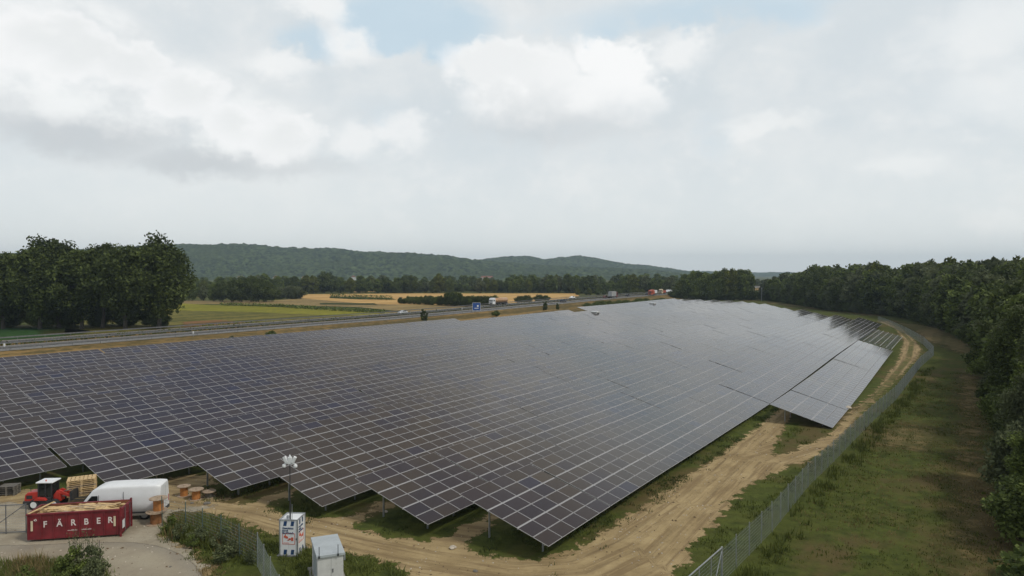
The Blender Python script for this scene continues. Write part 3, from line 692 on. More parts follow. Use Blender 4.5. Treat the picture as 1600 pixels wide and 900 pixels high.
# right-hand wood
edge = [(1188, 468), (1215, 471), (1245, 476), (1290, 484), (1340, 489), (1392, 494), (1440, 503), (1480, 516), (1512, 530), (1538, 546), (1556, 570), (1566, 600), (1580, 650), (1592, 700), (1610, 760), (1634, 830), (1662, 900), (1700, 990), (1770, 1150)]
tops = lp([(1185, 430), (1215, 427), (1240, 425), (1262, 424), (1280, 413), (1300, 417), (1320, 419), (1345, 412), (1372, 410), (1400, 420), (1425, 412), (1460, 409), (1500, 408), (1560, 405), (1800, 404)])
EP = [G(*e) for e in edge]
def along(poly, step):
    out = []; acc = 0.0
    for a, b in zip(poly[:-1], poly[1:]):
        L = (b - a).length; t = acc
        while t < L:
            out.append((a.lerp(b, t / L), (b - a).normalized())); t += step
        acc = t - L
    return out
cnt = 0
for row, (off, step) in enumerate(((2.5, 5.2), (8, 6.0), (14, 7.0), (22, 9.0), (32, 11.0))):
    for p, d in along(EP, step):
        nrm = Vector((d.y, -d.x, 0)); nrm = nrm if nrm.x > 0 or nrm.y > 0 else -nrm
        if nrm.dot(Vector((1, .3, 0))) < 0: nrm = -nrm
        q = p + nrm * (off + rnd.uniform(-1.5, 1.5)) + d * rnd.uniform(-1.5, 1.5)
        if q.y < 20: continue
        px = 800 + q.x / q.y * F; far = q.length
        if px > 1760: continue
        top = tops(px); h = H + (428 - top) / F * q.y
        if far < 90: h = 17.3
        h *= (rnd.uniform(.62, .85) if row == 0 else rnd.uniform(.8, 1.0)); h = min(h, 23)
        if row >= 2: h = (H + (428 - top) / F * q.y) * rnd.uniform(.93, 1.02) if far > 90 else rnd.uniform(15.5, 18)
        if row == 0 and far < 60: h *= .62
        if far < 110: k = rnd.choice(['near0', 'near0', 'near1', 'near2'])
        else: k = rnd.choice(['mid0', 'mid2', 'mid1', 'mid4', 'mid2', 'mid3' if row > 1 else 'mid1'])
        cnt += 1
        if row >= 2: defer('inner_wood', k if k[0] == 'm' else rnd.choice(['mid0', 'mid2', 'mid1']), q.x, q.y, h, rnd.uniform(.9, 1.2)); continue
        plant_tree(k, q.x, q.y, h, 'tree at the front edge of the right-hand wood' if row == 0 else 'tree inside the right-hand wood behind its front edge', 'front trees of the right-hand wood' if row == 0 else 'inner trees of the right-hand wood', rnd=rnd, sx=rnd.uniform(.85, 1.2) * (1.2 if row == 0 and far < 60 else 1))
for p, d in along(EP, 3.4):
    if p.y < 20: continue
    nrm = Vector((d.y, -d.x, 0)); nrm = nrm if nrm.dot(Vector((1, .3, 0))) > 0 else -nrm
    q = p + nrm * rnd.uniform(-1.0, 1.5); k = rnd.choice(['sh0', 'sh0', 'sh1', 'sh2'])
    plant_shrub(k, q.x, q.y, rnd.uniform(2.2, 5.5), 'dark bush at the foot of the right-hand wood', 'bushes along the right-hand wood', rnd=rnd, sx=rnd.uniform(.9, 1.4))
flush('inner_wood', 'depth of the right-hand wood behind its front trees')
print('wood trees', cnt)

# ------------------------------------------------------------------ hills
def vnoise(x, y, seed):
    rng = np.random.default_rng(seed); T = rng.random((256, 256)); xi = np.floor(x).astype(int); yi = np.floor(y).astype(int); fx = x - xi; fy = y - yi
    fx = fx * fx * (3 - 2 * fx); fy = fy * fy * (3 - 2 * fy); a = T[xi % 256, yi % 256]; b = T[(xi + 1) % 256, yi % 256]; c_ = T[xi % 256, (yi + 1) % 256]; d = T[(xi + 1) % 256, (yi + 1) % 256]
    return (a * (1 - fx) + b * fx) * (1 - fy) + (c_ * (1 - fx) + d * fx) * fy
def hill(name, d0, d1, prof, px0, px1, nc, nr, lump, seed):
    xs = np.linspace(px0, px1, nc); top = np.interp(xs, [a for a, b in prof], [b for a, b in prof]); t = np.linspace(0, 1.35, nr)
    XX, TT = np.meshgrid(xs, t, indexing='ij'); D = d0 + (d1 - d0) * TT
    zt = (H + (428 - top) / F * d1)[:, None]
    sh = np.where(TT <= 1, np.sin(TT.clip(0, 1) * PI / 2) ** 1.1, 1 - (TT - 1) * .8)
    Xw = (XX - 800) / F * D; Yw = D + (vnoise(Xw / 260, D / 200 + 7, seed + 5) - .5) * 160 * np.sin(np.clip(TT, 0, 1) * PI)
    Z = zt * sh * (1 + (vnoise(Xw / 330, D / 240, seed) - .5) * .35 * np.sin(np.clip(TT, 0, 1) * PI)) 
    L = vnoise(Xw / 13, Yw / 13, seed + 1) * .6 + vnoise(Xw / 34, Yw / 34, seed + 2) * .6 + vnoise(Xw / 7, Yw / 7, seed + 3) * .4
    Z = Z + (L - .6) * lump * np.clip(Z / 12, 0, 1)
    I = np.arange(nc * nr).reshape(nc, nr); q = np.stack([I[:-1, :-1].ravel(), I[1:, :-1].ravel(), I[1:, 1:].ravel(), I[:-1, 1:].ravel()], 1)
    me = bpy.data.meshes.new(name); me.from_pydata(np.column_stack([Xw.ravel(), Yw.ravel(), Z.ravel() - .5]).tolist(), [], q.tolist()); me.materials.append(M['hill'])
    return tag(link(name, me), kind='structure')
hill('hills', 1900, 2700, [(-500, 405), (0, 398), (120, 392), (230, 385), (290, 384), (320, 386), (400, 388), (450, 391), (530, 390), (560, 395), (650, 400), (700, 404), (740, 408), (790, 412), (860, 417), (930, 420), (1000, 423), (1060, 427)], -500, 1060, 1300, 70, 13, 3)
hill('hills_beyond', 2900, 3500, [(640, 427), (700, 416), (745, 409), (770, 405), (800, 402.5), (830, 402), (850, 407), (880, 403), (905, 402), (930, 404), (960, 411), (1000, 415), (1040, 420), (1075, 424), (1110, 427.5)], 640, 1110, 560, 50, 13, 17)
hill('hills_horizon', 4300, 4800, [(900, 428), (1040, 424.5), (1100, 424), (1170, 426), (1230, 426), (1320, 426.5), (1600, 427), (2000, 427)], 900, 2000, 300, 16, 10, 23)

# far houses
def house(px, by, dist_z, wd, dp, hh, rot, label, wall, roofm):
    p = G(px, by); r = empty('house', (p.x, p.y, 0), rot, label, 'house', 'white houses below the hills')
    MB().box(-wd / 2, wd / 2, -dp / 2, dp / 2, 0, hh).build('wall', wall, r)
    MB().prism([(-wd / 2 - .4, hh), (wd / 2 + .4, hh), (0, hh + wd * .36)], -dp / 2 - .4, dp / 2 + .4).build('roof', roofm, r)
    for k in (-1, 1):
        MB().box(k * wd * .25 - .6, k * wd * .25 + .6, -dp / 2 - .04, -dp / 2 + .05, hh * .35, hh * .35 + 1.4).build('window', M['glass'], r)
M['tile'] = plain('red_roof_tiles', (.22, .08, .045), .8, 0, .2, .5)
for i, (px, by, wd, dp, hh, rt, lb) in enumerate([(352, 437, 14, 30, 8, .4, 'long pale building left of the copse top, below the hills'), (376, 438, 12, 16, 8, 1.0, 'pale gabled house above the left half of the copse'), (431, 439, 12, 18, 9, .2, 'white gabled house just right of the copse top'), (476, 438, 12, 16, 8, .7, 'small pale house between dark trees below the hills'), (552, 438, 14, 16, 9, .2, 'white house above the wheat field below the hills'), (761, 438.5, 12, 30, 8, 1.2, 'pale low house between trees above the tanker truck')]):
    house(px, by, 0, wd, dp, hh, rt, lb, M['whitewall'], M['tile'])

# ------------------------------------------------------------------ solar tables
MW, MH = 1.755, 1.145; NC, NR = 7, 6; TILT = R(16.4); LOW = .95
yrow = []; yy = 0
for r_ in range(NR):
    yrow.append(yy); yy += MH + (.062 if r_ in (1, 3) else .022)
SL = yrow[-1] + MH - .02
def module_geo(mb, x, y, tilt_off=0.0):
    w_, h_, f = MW - .022, MH - .012, .022; z = .035
    mb.add([(x, y, z), (x + w_, y, z), (x + w_, y + h_, z), (x, y + h_, z), (x + f, y + f, z), (x + w_ - f, y + f, z), (x + w_ - f, y + h_ - f, z), (x + f, y + h_ - f, z),
            (x, y, 0), (x + w_, y, 0), (x + w_, y + h_, 0), (x, y + h_, 0)],
           [(0, 1, 5, 4), (1, 2, 6, 5), (2, 3, 7, 6), (3, 0, 4, 7), (8, 9, 1, 0), (9, 10, 2, 1), (10, 11, 3, 2), (11, 8, 0, 3), (8, 11, 10, 9)], 1)
    mb.add([(x + f, y + f, z - .004), (x + w_ - f, y + f, z - .004), (x + w_ - f, y + h_ - f, z - .004), (x + f, y + h_ - f, z - .004)], [(0, 1, 2, 3)], 0)
mm = MB(); module_geo(mm, 0, 0); ME_MOD = mm.mesh('solar_module', [M['cell'], M['alu']])
RT = Matrix.Rotation(TILT, 4, 'X')
def slope(y): return y * math.cos(TILT), LOW + y * math.sin(TILT)
def frame_parts(ncol):
    Lx = ncol * MW; posts = []; n = max(2, round(Lx / 3.1)); xs = [Lx * (i + .5) / n for i in range(n)]
    return Lx, xs
ME_PUR = {}
def purlin_mesh(Lx, yv, bright):
    key = (round(Lx, 2), bright)
    if key not in ME_PUR:
        mb = MB(); mb.box(.03, Lx - .06, -.035, .035, -.08, -.004); ME_PUR[key] = mb.mesh('purlin', M['alustrip'] if bright else M['galv'])
    return ME_PUR[key]
mb = MB(); mb.box(-.04, .04, .15, SL - .15, -.20, -.082); ME_RAF = mb.mesh('rafter', M['galv'])
def post_mesh(y): 
    yy_, zz_ = slope(y); mb = MB(); mb.box(-.06, .06, -.04, .04, -.3, zz_ - .1); return mb.mesh('post', M['galv'])
ME_PF, ME_PR = post_mesh(1.3), post_mesh(5.6)
# merged module arrays for tables too far away to tell the modules apart singly
def array_mesh(ncol, seed):
    rng = np.random.default_rng(seed); mb = MB(); tints = []
    for i in range(ncol):
        for r_ in range(NR):
            module_geo(mb, i * MW, yrow[r_]); t = rng.random(); tints += [t] * 10
    for yv in (yrow[2] - .0485, yrow[4] - .0485):
        mb.box(.02, ncol * MW - .04, yv - .035, yv + .035, -.05, .012, 1); tints += [0] * 6
    me = mb.mesh('module_array', [M['cell'], M['alu']]); a = me.attributes.new('tint', 'FLOAT', 'FACE'); a.data.foreach_set('value', tints); return me
ME_ARR = {}
def arr(ncol, k):
    if (ncol, k) not in ME_ARR: ME_ARR[(ncol, k)] = array_mesh(ncol, 100 + k + ncol * 10)
    return ME_ARR[(ncol, k)]
ME_SUP = {}
def support_mesh(ncol):
    if ncol not in ME_SUP:
        Lx, xs = frame_parts(ncol); mb = MB(); 
        for x in xs:
            for y in (1.3, 5.6):
                yy_, zz_ = slope(y); mb.box(x - .06, x + .06, yy_ - .04, yy_ + .04, -.3, zz_ - .1)
            a0, z0 = slope(.15); a1, z1 = slope(SL - .15)
            mb.add([(x - .04, a0, z0 - .2), (x + .04, a0, z0 - .2), (x + .04, a1, z1 - .2), (x - .04, a1, z1 - .2), (x - .04, a0, z0 - .08), (x + .04, a0, z0 - .08), (x + .04, a1, z1 - .08), (x - .04, a1, z1 - .08)], [(0, 3, 2, 1), (4, 5, 6, 7), (0, 1, 5, 4), (1, 2, 6, 5), (2, 3, 7, 6), (3, 0, 4, 7)])
        ME_SUP[ncol] = mb.mesh('support_frame', M['galv'])
    return ME_SUP[ncol]
def terr(u, v):
    return -.42 * math.exp(-((u - 100) / 40) ** 2) * math.exp(-max(0, v - 15) / 60) + .12 * math.sin(u * .045 + v * .03) + .08 * math.sin(v * .11 + u * .02)
def build_table(u, v, ncol, near, label, group, k=0, bare=False, dz=0.0, dt=0.0, colgap=False):
    sl = math.atan2(terr(u + ncol * MW, v) - terr(u, v), ncol * MW)
    root = empty('bare_mounting_rack' if bare else 'solar_table', W(u, v, dz), ROT, label, 'mounting rack' if bare else 'solar panels', group)
    Lx, xs = frame_parts(ncol)
    root.rotation_euler = (dt, -sl, ROT)
    if near or bare:
        for x in xs:
            for me, y in ((ME_PF, 1.3), (ME_PR, 5.6)):
                o = link('post', me); adopt(o, root); o.location = (x, slope(y)[0], 0)
            o = link('rafter', ME_RAF); adopt(o, root); o.location = (x, 0, LOW); o.rotation_euler = (TILT, 0, 0)
        ys = [yrow[0] + .3, yrow[2] - .0485, yrow[4] - .0485, SL - .3] if not bare else [.1, 1.2, 2.4, 3.5, 4.7, 5.8, SL - .1]
        for y in ys:
            o = link('purlin', purlin_mesh(Lx, y, bare or y in ys[1:3])); adopt(o, root); yy_, zz_ = slope(y); o.location = (0, yy_, zz_ + (.012 if (y in ys[1:3] and not bare) else 0)); o.rotation_euler = (TILT, 0, 0)
    if bare: return root
    if near:
        for i in range(ncol):
            for r_ in range(NR):
                o = link('solar_module', ME_MOD); adopt(o, root); yy_, zz_ = slope(yrow[r_]); o.location = (i * MW, yy_, zz_); o.rotation_euler = (TILT + rnd.uniform(-.002, .002), rnd.uniform(-.002, .002), 0)
    else:
        o = link('module_array', arr(ncol, k)); adopt(o, root); o.location = (0, 0, LOW); o.rotation_euler = (TILT, 0, 0)
        o = link('support_frame', support_mesh(ncol)); adopt(o, root)
    return root
PITCHV = 8.6; V00 = 20.45
starts = {0: 35.4, 1: 34.4, 2: 33.0, 3: 31.7, 4: 27.0}
ends = {0: 250, 1: 266, 2: 281, 3: 296, 4: 308, 5: 326, 6: 344, 7: 360, 8: 376, 9: 384, 10: 386, 11: 388, 12: 390, 13: 392}
tabs = []
rnd = random.Random(9)
for k in range(14):
    v = V00 + PITCHV * k; u = starts.get(k, v * .365 - 14 - (k % 3) * 3)
    if k == 13: u = 42
    j = 0; first = True
    while u < ends[k] - 6:
        nc_ = 5 if (first and k < 5) else 7; gap = rnd.choice([.04, .05, .05, .06, .12]) if k < 5 else rnd.choice([.05, .06, .08, .06, .05, .30]); first = False
        skip = (k == 13 and 168 < u < 262) or (k == 12 and 232 < u < 247) or (k == 12 and 308 < u < 320)
        if not skip: tabs.append([u, v, nc_, k, j])
        if 5 <= k <= 11 and (j + k) % 3 == 0: gap = .30
        u += nc_ * MW + gap; j += 1
u = 83.6; v = 11.5; j = 0
while u < 168:
    tabs.append([u, v, 7, -1, j]); u += 7 * MW + .08; j += 1
UB = u
for T_ in tabs:
    c_ = W(T_[0] + 6, T_[1] + 3); T_.append(c_.length)
    px = 800 + F * c_.x / c_.y; T_.append(-200 < px < 1800)
order = sorted(range(len(tabs)), key=lambda i: tabs[i][5])
indiv = set(order[:296]); rest = order[296:]
nearset = set(i for i in order if tabs[i][5] < 88)
print('tables', len(tabs), 'near', len(nearset), 'rest', len(rest))
th = ['first', 'second', 'third', 'fourth', 'fifth', 'sixth', 'seventh', 'eighth', 'ninth', 'tenth', 'eleventh', 'twelfth', 'thirteenth', 'fourteenth', 'fifteenth', 'sixteenth', 'seventeenth', 'eighteenth', 'nineteenth', 'twentieth'] + ['%dth' % n if n % 10 not in (1, 2, 3) else '%d%s' % (n, {1: 'st', 2: 'nd', 3: 'rd'}[n % 10]) for n in range(21, 60)]
for i in order[:296]:
    u, v, nc_, k, j, dist, vis = tabs[i]
    if k == -1: lb = 'solar table in the short row beside the fence, %s from its near end' % th[j]
    elif k < 5: lb = 'solar table, %s from near end, %s long row from the dirt track' % (th[j], th[k])
    else: lb = 'solar table, %s from left end, %s long row from the dirt track' % (th[j], th[k])
    build_table(u, v, nc_, i in nearset, lb, 'tables of solar panels', k=(i * 7) % 4, dz=terr(u, v) + rnd.uniform(-.02, .02) - (.32 if k == -1 else 0), dt=rnd.uniform(-.006, .006))
# the farthest tables as one mass
if rest:
    allv = []; 
    src = arr(7, 0); nv = len(src.vertices); co = np.empty(nv * 3, np.float32); src.vertices.foreach_get('co', co); co = co.reshape(-1, 3)
    fc = [tuple(p.vertices) for p in src.polygons]; mi = [p.material_index for p in src.polygons]
    VV = []; FF = []; MI = []; TT = []; b_ = 0
    tsrc = np.empty(len(fc), np.float32); src.attributes['tint'].data.foreach_get('value', tsrc)
    for i in rest:
        u, v = tabs[i][0], tabs[i][1]
        MX = Matrix.Translation(W(u, v, terr(u, v))) @ Matrix.Rotation(ROT, 4, 'Z') @ Matrix.Translation((0, 0, LOW)) @ RT
        m3 = np.array(MX); VV.append(co @ m3[:3, :3].T + m3[:3, 3]); FF += [tuple(x + b_ for x in f) for f in fc]; MI += mi; TT.append((tsrc + rnd.random()) % 1); b_ += nv
        sp = support_mesh(7); s_co = np.empty(len(sp.vertices) * 3, np.float32); sp.vertices.foreach_get('co', s_co); s_co = s_co.reshape(-1, 3)
        m4 = np.array(Matrix.Translation(W(u, v, terr(u, v))) @ Matrix.Rotation(ROT, 4, 'Z')); VV.append(s_co @ m4[:3, :3].T + m4[:3, 3])
        FF += [tuple(x + b_ for x in p.vertices) for p in sp.polygons]; MI += [1] * len(sp.polygons); TT.append(np.zeros(len(sp.polygons))); b_ += len(s_co)
    me = bpy.data.meshes.new('distant_solar_tables'); me.from_pydata(np.concatenate(VV).tolist(), [], FF); me.materials.append(M['cell']); me.materials.append(M['alu']); me.polygons.foreach_set('material_index', MI)
    a = me.attributes.new('tint', 'FLOAT', 'FACE'); a.data.foreach_set('value', np.concatenate(TT).astype(np.float32))
    tag(link('distant_solar_tables', me), 'pale sheet of the farthest solar tables in front of the grove', 'solar panels', kind='stuff')
# unfinished racks without modules
for i in range(3):
    build_table(UB + .3 + i * 12.4, v if False else 11.75, 7, True, ['bare mounting rack without panels, nearest of three at the end of the short row', 'bare mounting rack without panels, middle of the three', 'bare mounting rack without panels, farthest of the three'][i], 'racks still without panels', bare=True)

# ------------------------------------------------------------------ kiosks in the field
def kiosk(px, py, label, w_=2.6, zt=3.5):
    p = G(px, py, zt * .8); r = empty('transformer_kiosk', (p.x, p.y, 0), ROT, label, 'kiosk', 'white kiosks among the panels')
    MB().box(-w_ / 2, w_ / 2, -1.2, 1.2, 0, zt - .15).build('housing', M['whitewall'], r)
    MB().box(-w_ / 2 - .12, w_ / 2 + .12, -1.32, 1.32, zt - .147, zt).build('roof', M['white'], r)
    for k in (-.5, .5): MB().box(k - .4, k + .4, -1.24, -1.203, .2, zt - .5).build('door', M['dark'], r)
kiosk(930, 489.5, 'small white kiosk by the gap in the upper edge of the panels'); kiosk(1020, 475.5, 'small white kiosk at the far end of the panels, below the red lorries')

# ------------------------------------------------------------------ text helper
def text_mesh(txt, size, extr=.006, spacing=1.0, align='CENTER'):
    cu = bpy.data.curves.new('lettering', 'FONT'); cu.body = txt; cu.size = size; cu.extrude = extr; cu.align_x = align; cu.align_y = 'CENTER'; cu.space_character = spacing; cu.offset = size * .022
    ob = bpy.data.objects.new('tmp', cu); COL.objects.link(ob); bpy.context.view_layer.update()
    me = bpy.data.meshes.new_from_object(ob.evaluated_get(bpy.context.evaluated_depsgraph_get())); bpy.data.objects.remove(ob); me.materials.clear(); return me
def put_text(txt, size, parent, loc, rot, mat, name='lettering', sx=1.0):
    me = text_mesh(txt, size); me.materials.append(mat); o = link(name, me); adopt(o, parent); o.location = loc; o.rotation_euler = rot; o.scale = (sx, 1, 1); return o

def wheel(parent, x, y, r, wd, name='wheel', rimr=.6, hub=M['steelrim']):
    s = 1 if y > 0 else -1; t = MB().lathe([(r * .55, -wd / 2), (r * .93, -wd / 2), (r, -wd * .3), (r, wd * .3), (r * .93, wd / 2), (r * .55, wd / 2)], 24, axis='y').build(name, M['black'], parent); t.location = (x, y, r)
    MB().lathe([(r * .08, wd * .30 * s), (r * rimr * .9, wd * .34 * s), (r * rimr, wd * .51 * s)] if s > 0 else [(r * .08, -wd * .30), (r * rimr * .9, -wd * .34), (r * rimr, -wd * .51)], 20, axis='y').build('rim', hub, t)
    return t

# ------------------------------------------------------------------ roll-off container
c0 = G(42.5, 848); c1 = G(188, 838.5); dd = (c1 - c0); CL = dd.length; ca = math.atan2(dd.y, dd.x); CW = 1.92; CHt = 1.86
cr_ = empty('roll_off_container', c0, ca, 'dark red open roll-off container lettered FÄRBER, heaped with pale wood', 'container')
zb = .16
b = MB()
b.add([(0.02, 0, zb), (CL, 0, zb), (CL, CW, zb), (0.02, CW, zb)], [(0, 1, 2, 3)])
b.box(0, CL, 0, .05, zb, CHt); b.box(0, CL, CW - .05, CW, zb, CHt); b.box(0, .05, .05, CW - .05, zb, CHt)
b.build('body', M['contred'], cr_)
b = MB(); b.box(.055, CL - .05, .052, .06, zb + .1, CHt - .02); b.box(.055, CL - .05, CW - .06, CW - .052, zb + .1, CHt - .02); b.box(.055, .065, .06, CW - .06, zb + .1, CHt - .02); b.box(.055, CL - .05, .06, CW - .06, zb + .02, zb + .03); b.build('lining', M['contin'], cr_)
nr_ = 7
for i in range(nr_ + 1):
    x = .04 + (CL - .25) * i / nr_; b = MB(); b.box(x, x + .07, -.05, .0, zb, CHt - .10); b.build('rib', M['contred'], cr_, .01); MB().box(x, x + .07, CW, CW + .05, zb, CHt - .10).build('rib', M['contred'], cr_, .01)
b = MB(); b.box(-.03, CL + .02, -.07, .055, CHt - .09, CHt + .01); b.box(-.03, CL + .02, CW - .055, CW + .07, CHt - .09, CHt + .01); b.box(-.05, .055, .055, CW - .055, CHt - .09, CHt + .01); b.build('top_rim', M['contred'], cr_, .01)
b = MB(); b.box(CL - .02, CL + .09, -.07, .07, .0, CHt + .12); b.box(CL - .02, CL + .09, CW - .07, CW + .07, 0.0, CHt + .12); b.build('corner_post', M['contred'], cr_, .01)
for k in (0, 1):
    y0 = .08 + k * (CW / 2 - .08); d_ = MB(); d_.box(CL - .02, CL + .05, y0, y0 + CW / 2 - .09, zb, CHt)
    for zz in (zb + .05, .7, 1.2, CHt - .12): d_.box(CL + .05, CL + .09, y0 + .02, y0 + CW / 2 - .11, zz, zz + .08)
    d = d_.build('door', M['contred'], cr_, .008)
    MB().tube((CL + .12, y0 + CW / 4, zb), (CL + .12, y0 + CW / 4, CHt - .05), .02).build('lock_bar', M['galv_dark'], d)
MB().box(CL + .095, CL + .105, .12, .52, .5, 1.05).build('label_plate', M['white'], cr_)
for x0 in (.24, CL - .38):
    MB().box(x0, x0 + .13, -.062, -.052, .75, 1.42).build('reflector_strip', M['cream'], cr_)
b = MB()
for y in (.45, CW - .55): b.box(.1, CL - .05, y, y + .12, .0, zb - .003)
b.build('skid', M['galv_dark'], cr_)
for y in (.5, CW - .5): MB().lathe([(.12, -.1), (.12, .1)], 14, (CL - .25, y, .12), 'y').build('roller', M['galv_dark'], cr_)
MB().tube((-.12, CW / 2 - .2, 1.0), (-.12, CW / 2 + .2, 1.0), .03).tube((-.12, CW / 2 - .2, 1.0), (0, CW / 2 - .3, .8), .03).tube((-.12, CW / 2 + .2, 1.0), (0, CW / 2 + .3, .8), .03).build('hook', M['galv_dark'], cr_)
for ch, fx in zip('FÄRBER', (.192, .345, .492, .632, .765, .893)):
    put_text(ch, .56, cr_, (CL * fx, -.065 if False else -.012, 1.13 + .04 * (fx - .5)), (PI / 2, 0, 0), M['letter'], 'lettering', .9)
b = MB(); rr = random.Random(4)
for i in range(26):
    x = CL * .42 + i * .05 + (.25 if i > 12 else 0); hgt = rr.uniform(.03, .07); b.box(x, x + .03, -.014, -.006, .62, .62 + hgt)
b.build('small_print', M['letter'], cr_)
b = MB().tube((CL * .075, -.03, 1.46), (CL * .075 + .12, -.03, 1.52), .02).tube((CL * .075 + .12, -.03, 1.52), (CL * .075 + .16, -.03, 1.40), .02).tube((CL * .075, -.03, 1.46), (CL * .075 + .10, -.03, 1.38), .02); b.build('emblem', M['letter'], cr_)
# timber load: boards are countable, heap base is chips
hp = MB(); nxh, nyh = 44, 16; vs_ = []
for i in range(nxh + 1):
    for j in range(nyh + 1):
        x = .07 + (CL - .14) * i / nxh; y = .07 + (CW - .14) * j / nyh
        z = 1.45 + .22 * math.sin(i * .33) * math.sin(j * .5 + 1) + .08 * rr.random() + .2 * math.sin(i / nxh * PI)
        vs_.append((x, y, min(z, 1.84)))
hp.add(vs_, [(i * (nyh + 1) + j, (i + 1) * (nyh + 1) + j, (i + 1) * (nyh + 1) + j + 1, i * (nyh + 1) + j + 1) for i in range(nxh) for j in range(nyh)])
ho = hp.build('wood_chips', M['wood']); ho.location = c0; ho.rotation_euler = (0, 0, ca); tag(ho, 'heap of pale wood scraps filling the dark red container', 'wood scraps', kind='stuff')
bm_ = MB().box(-.9, .9, -.07, .07, 0, .03).mesh('board', M['wood']); bm2 = MB().box(-.9, .9, -.07, .07, 0, .03).mesh('board', M['woodgrey'])
for i in range(34):
    o = link('board', bm_ if i % 5 else bm2); x = rr.uniform(.95, CL - .95); y = rr.uniform(.5, CW - .45)
    Mx = Matrix.Translation(c0) @ Matrix.Rotation(ca, 4, 'Z') @ Matrix.Translation((x, y, 1.70 + rr.uniform(0, .12))) @ Matrix.Rotation(rr.gauss(0, .28), 4, 'Z') @ Matrix.Rotation(rr.uniform(-.07, .07), 4, 'Y') @ Matrix.Rotation(rr.uniform(-.4, .4), 4, 'X')
    o.matrix_world = Mx; tag(o, 'pale board lying on the wood heap in the red container', 'board', 'boards heaped in the container')
o = link('board', MB().box(-1.2, 1.2, -.06, .06, 0, .04).mesh('board', M['wood'])); o.matrix_world = Matrix.Translation(c0) @ Matrix.Rotation(ca, 4, 'Z') @ Matrix.Translation((.45, CW / 2, 1.93)) @ Matrix.Rotation(1.35, 4, 'Z')
tag(o, 'pale plank laid across the left end of the container rim', 'board')

# ------------------------------------------------------------------ panel van
vr = G(248, 811.5); vf_dir = Vector((-6.1, -.95, 0)).normalized(); va = math.atan2(vf_dir.y, vf_dir.x)
van = empty('panel_van', vr + Vector((0, 1.0, 0)) * 0, va, 'long white high-roof panel van parked behind the red container', 'van')
# local x forward from rear bumper, y left
def loft(mb, sections, mi=0, smooth=True, caps=True):
    """sections: list of lists of points"""
    n = len(sections[0]); vs_ = [p for s_ in sections for p in s_]
    mb.add(vs_, [(k * n + i, k * n + (i + 1) % n, (k + 1) * n + (i + 1) % n, (k + 1) * n + i) for k in range(len(sections) - 1) for i in range(n)], mi, smooth)
    if caps: mb.add(vs_, [tuple(range(n))[::-1], tuple(range((len(sections) - 1) * n, len(sections) * n))], mi)
def body_sec(x, w0, w1, z0, z1, rc=.22, n=4):
    """rounded section: full width w0 at the sill, w1 at the roof"""
    pts = [(-w0 / 2, z0), ] 
    P_ = [(-w0 / 2, z0), (-w0 / 2 - .01, (z0 + z1) * .42)]
    for i in range(n + 1):
        t = i / n * PI / 2; P_.append((-w1 / 2 + rc - rc * math.cos(t), z1 - rc + rc * math.sin(t)))
    P_ += [(-x_, z_) for x_, z_ in reversed(P_)]
    return [(x, y, z) for y, z in P_]
vb = MB(); secs = []
for x, z1, w1 in ((0.0, 2.55, 1.66), (.06, 2.66, 1.74), (.5, 2.70, 1.78), (2.5, 2.72, 1.80), (4.0, 2.70, 1.78), (4.5, 2.62, 1.74), (4.9, 2.40, 1.62), (5.25, 2.02, 1.56), (5.55, 1.62, 1.60), (5.75, 1.30, 1.66), (6.15, 1.12, 1.66), (6.3, .85, 1.6)):
    secs.append(body_sec(x, 2.0 if x < 6 else 1.8, w1, .38, z1, .2 if z1 > 1.5 else .14))
loft(vb, secs); vbo = vb.build('body', M['white'], van)
MB().box(-.06, .05, -.95, .95, .36, .60).build('bumper', M['dark'], van, .03)
MB().box(6.2, 6.42, -.92, .92, .30, .62).build('bumper', M['dark'], van, .05)
for s in (-1, 1):
    MB().prism([(4.45, 1.35), (5.35, 1.35), (5.22, 1.62), (4.85, 2.05), (4.45, 2.05)], s * .985 - .006, s * .985 + .012).build('side_window', M['glass'], van)
    MB().box(.3, 5.6, s * 1.0 - .012, s * 1.0 + .012, .55, .68).build('side_strip', M['dark'], van, .01)
    MB().box(4.345, 4.38, s * 1.0 - .004, s * 1.0 + .006, .7, 2.1).box(2.595, 2.63, s * 1.0 - .004, s * 1.0 + .006, .7, 2.3).box(.05, 4.3, s * 1.0 - .004, s * 1.0 + .004, 1.29, 1.325).build('door_seam', M['galv_dark'], van)
    MB().box(5.2, 5.35, s * 1.06 - .1, s * 1.06 + .1, 1.35, 1.65).build('mirror', M['dark'], van, .03)
    MB().box(-.02, .02, s * .86 - .05, s * .86 + .05, .9, 1.4).build('tail_light', M['red'], van)
    for x in (1.15, 5.1): wheel(van, x, s * .86, .40, .24)
MB().add([(5.02, -.72, 2.30), (5.02, .72, 2.30), (5.66, .78, 1.50), (5.66, -.78, 1.50), (4.98, -.72, 2.27), (4.98, .72, 2.27), (5.62, .78, 1.47), (5.62, -.78, 1.47)], [(0, 1, 2, 3), (4, 7, 6, 5), (0, 4, 5, 1), (2, 6, 7, 3), (0, 3, 7, 4), (1, 5, 6, 2)]).build('windscreen', M['glass'], van)
MB().box(-.065, -.062, -.01, .01, .65, 2.4).build('door_seam', M['galv_dark'], van)
sv_ = Matrix.Rotation(va, 3, 'Z'); van.location = vr - sv_ @ Vector((0.1, .95, 0)) + sv_ @ Vector((0, 0, 0)); van.scale = (.93, .93, .91)

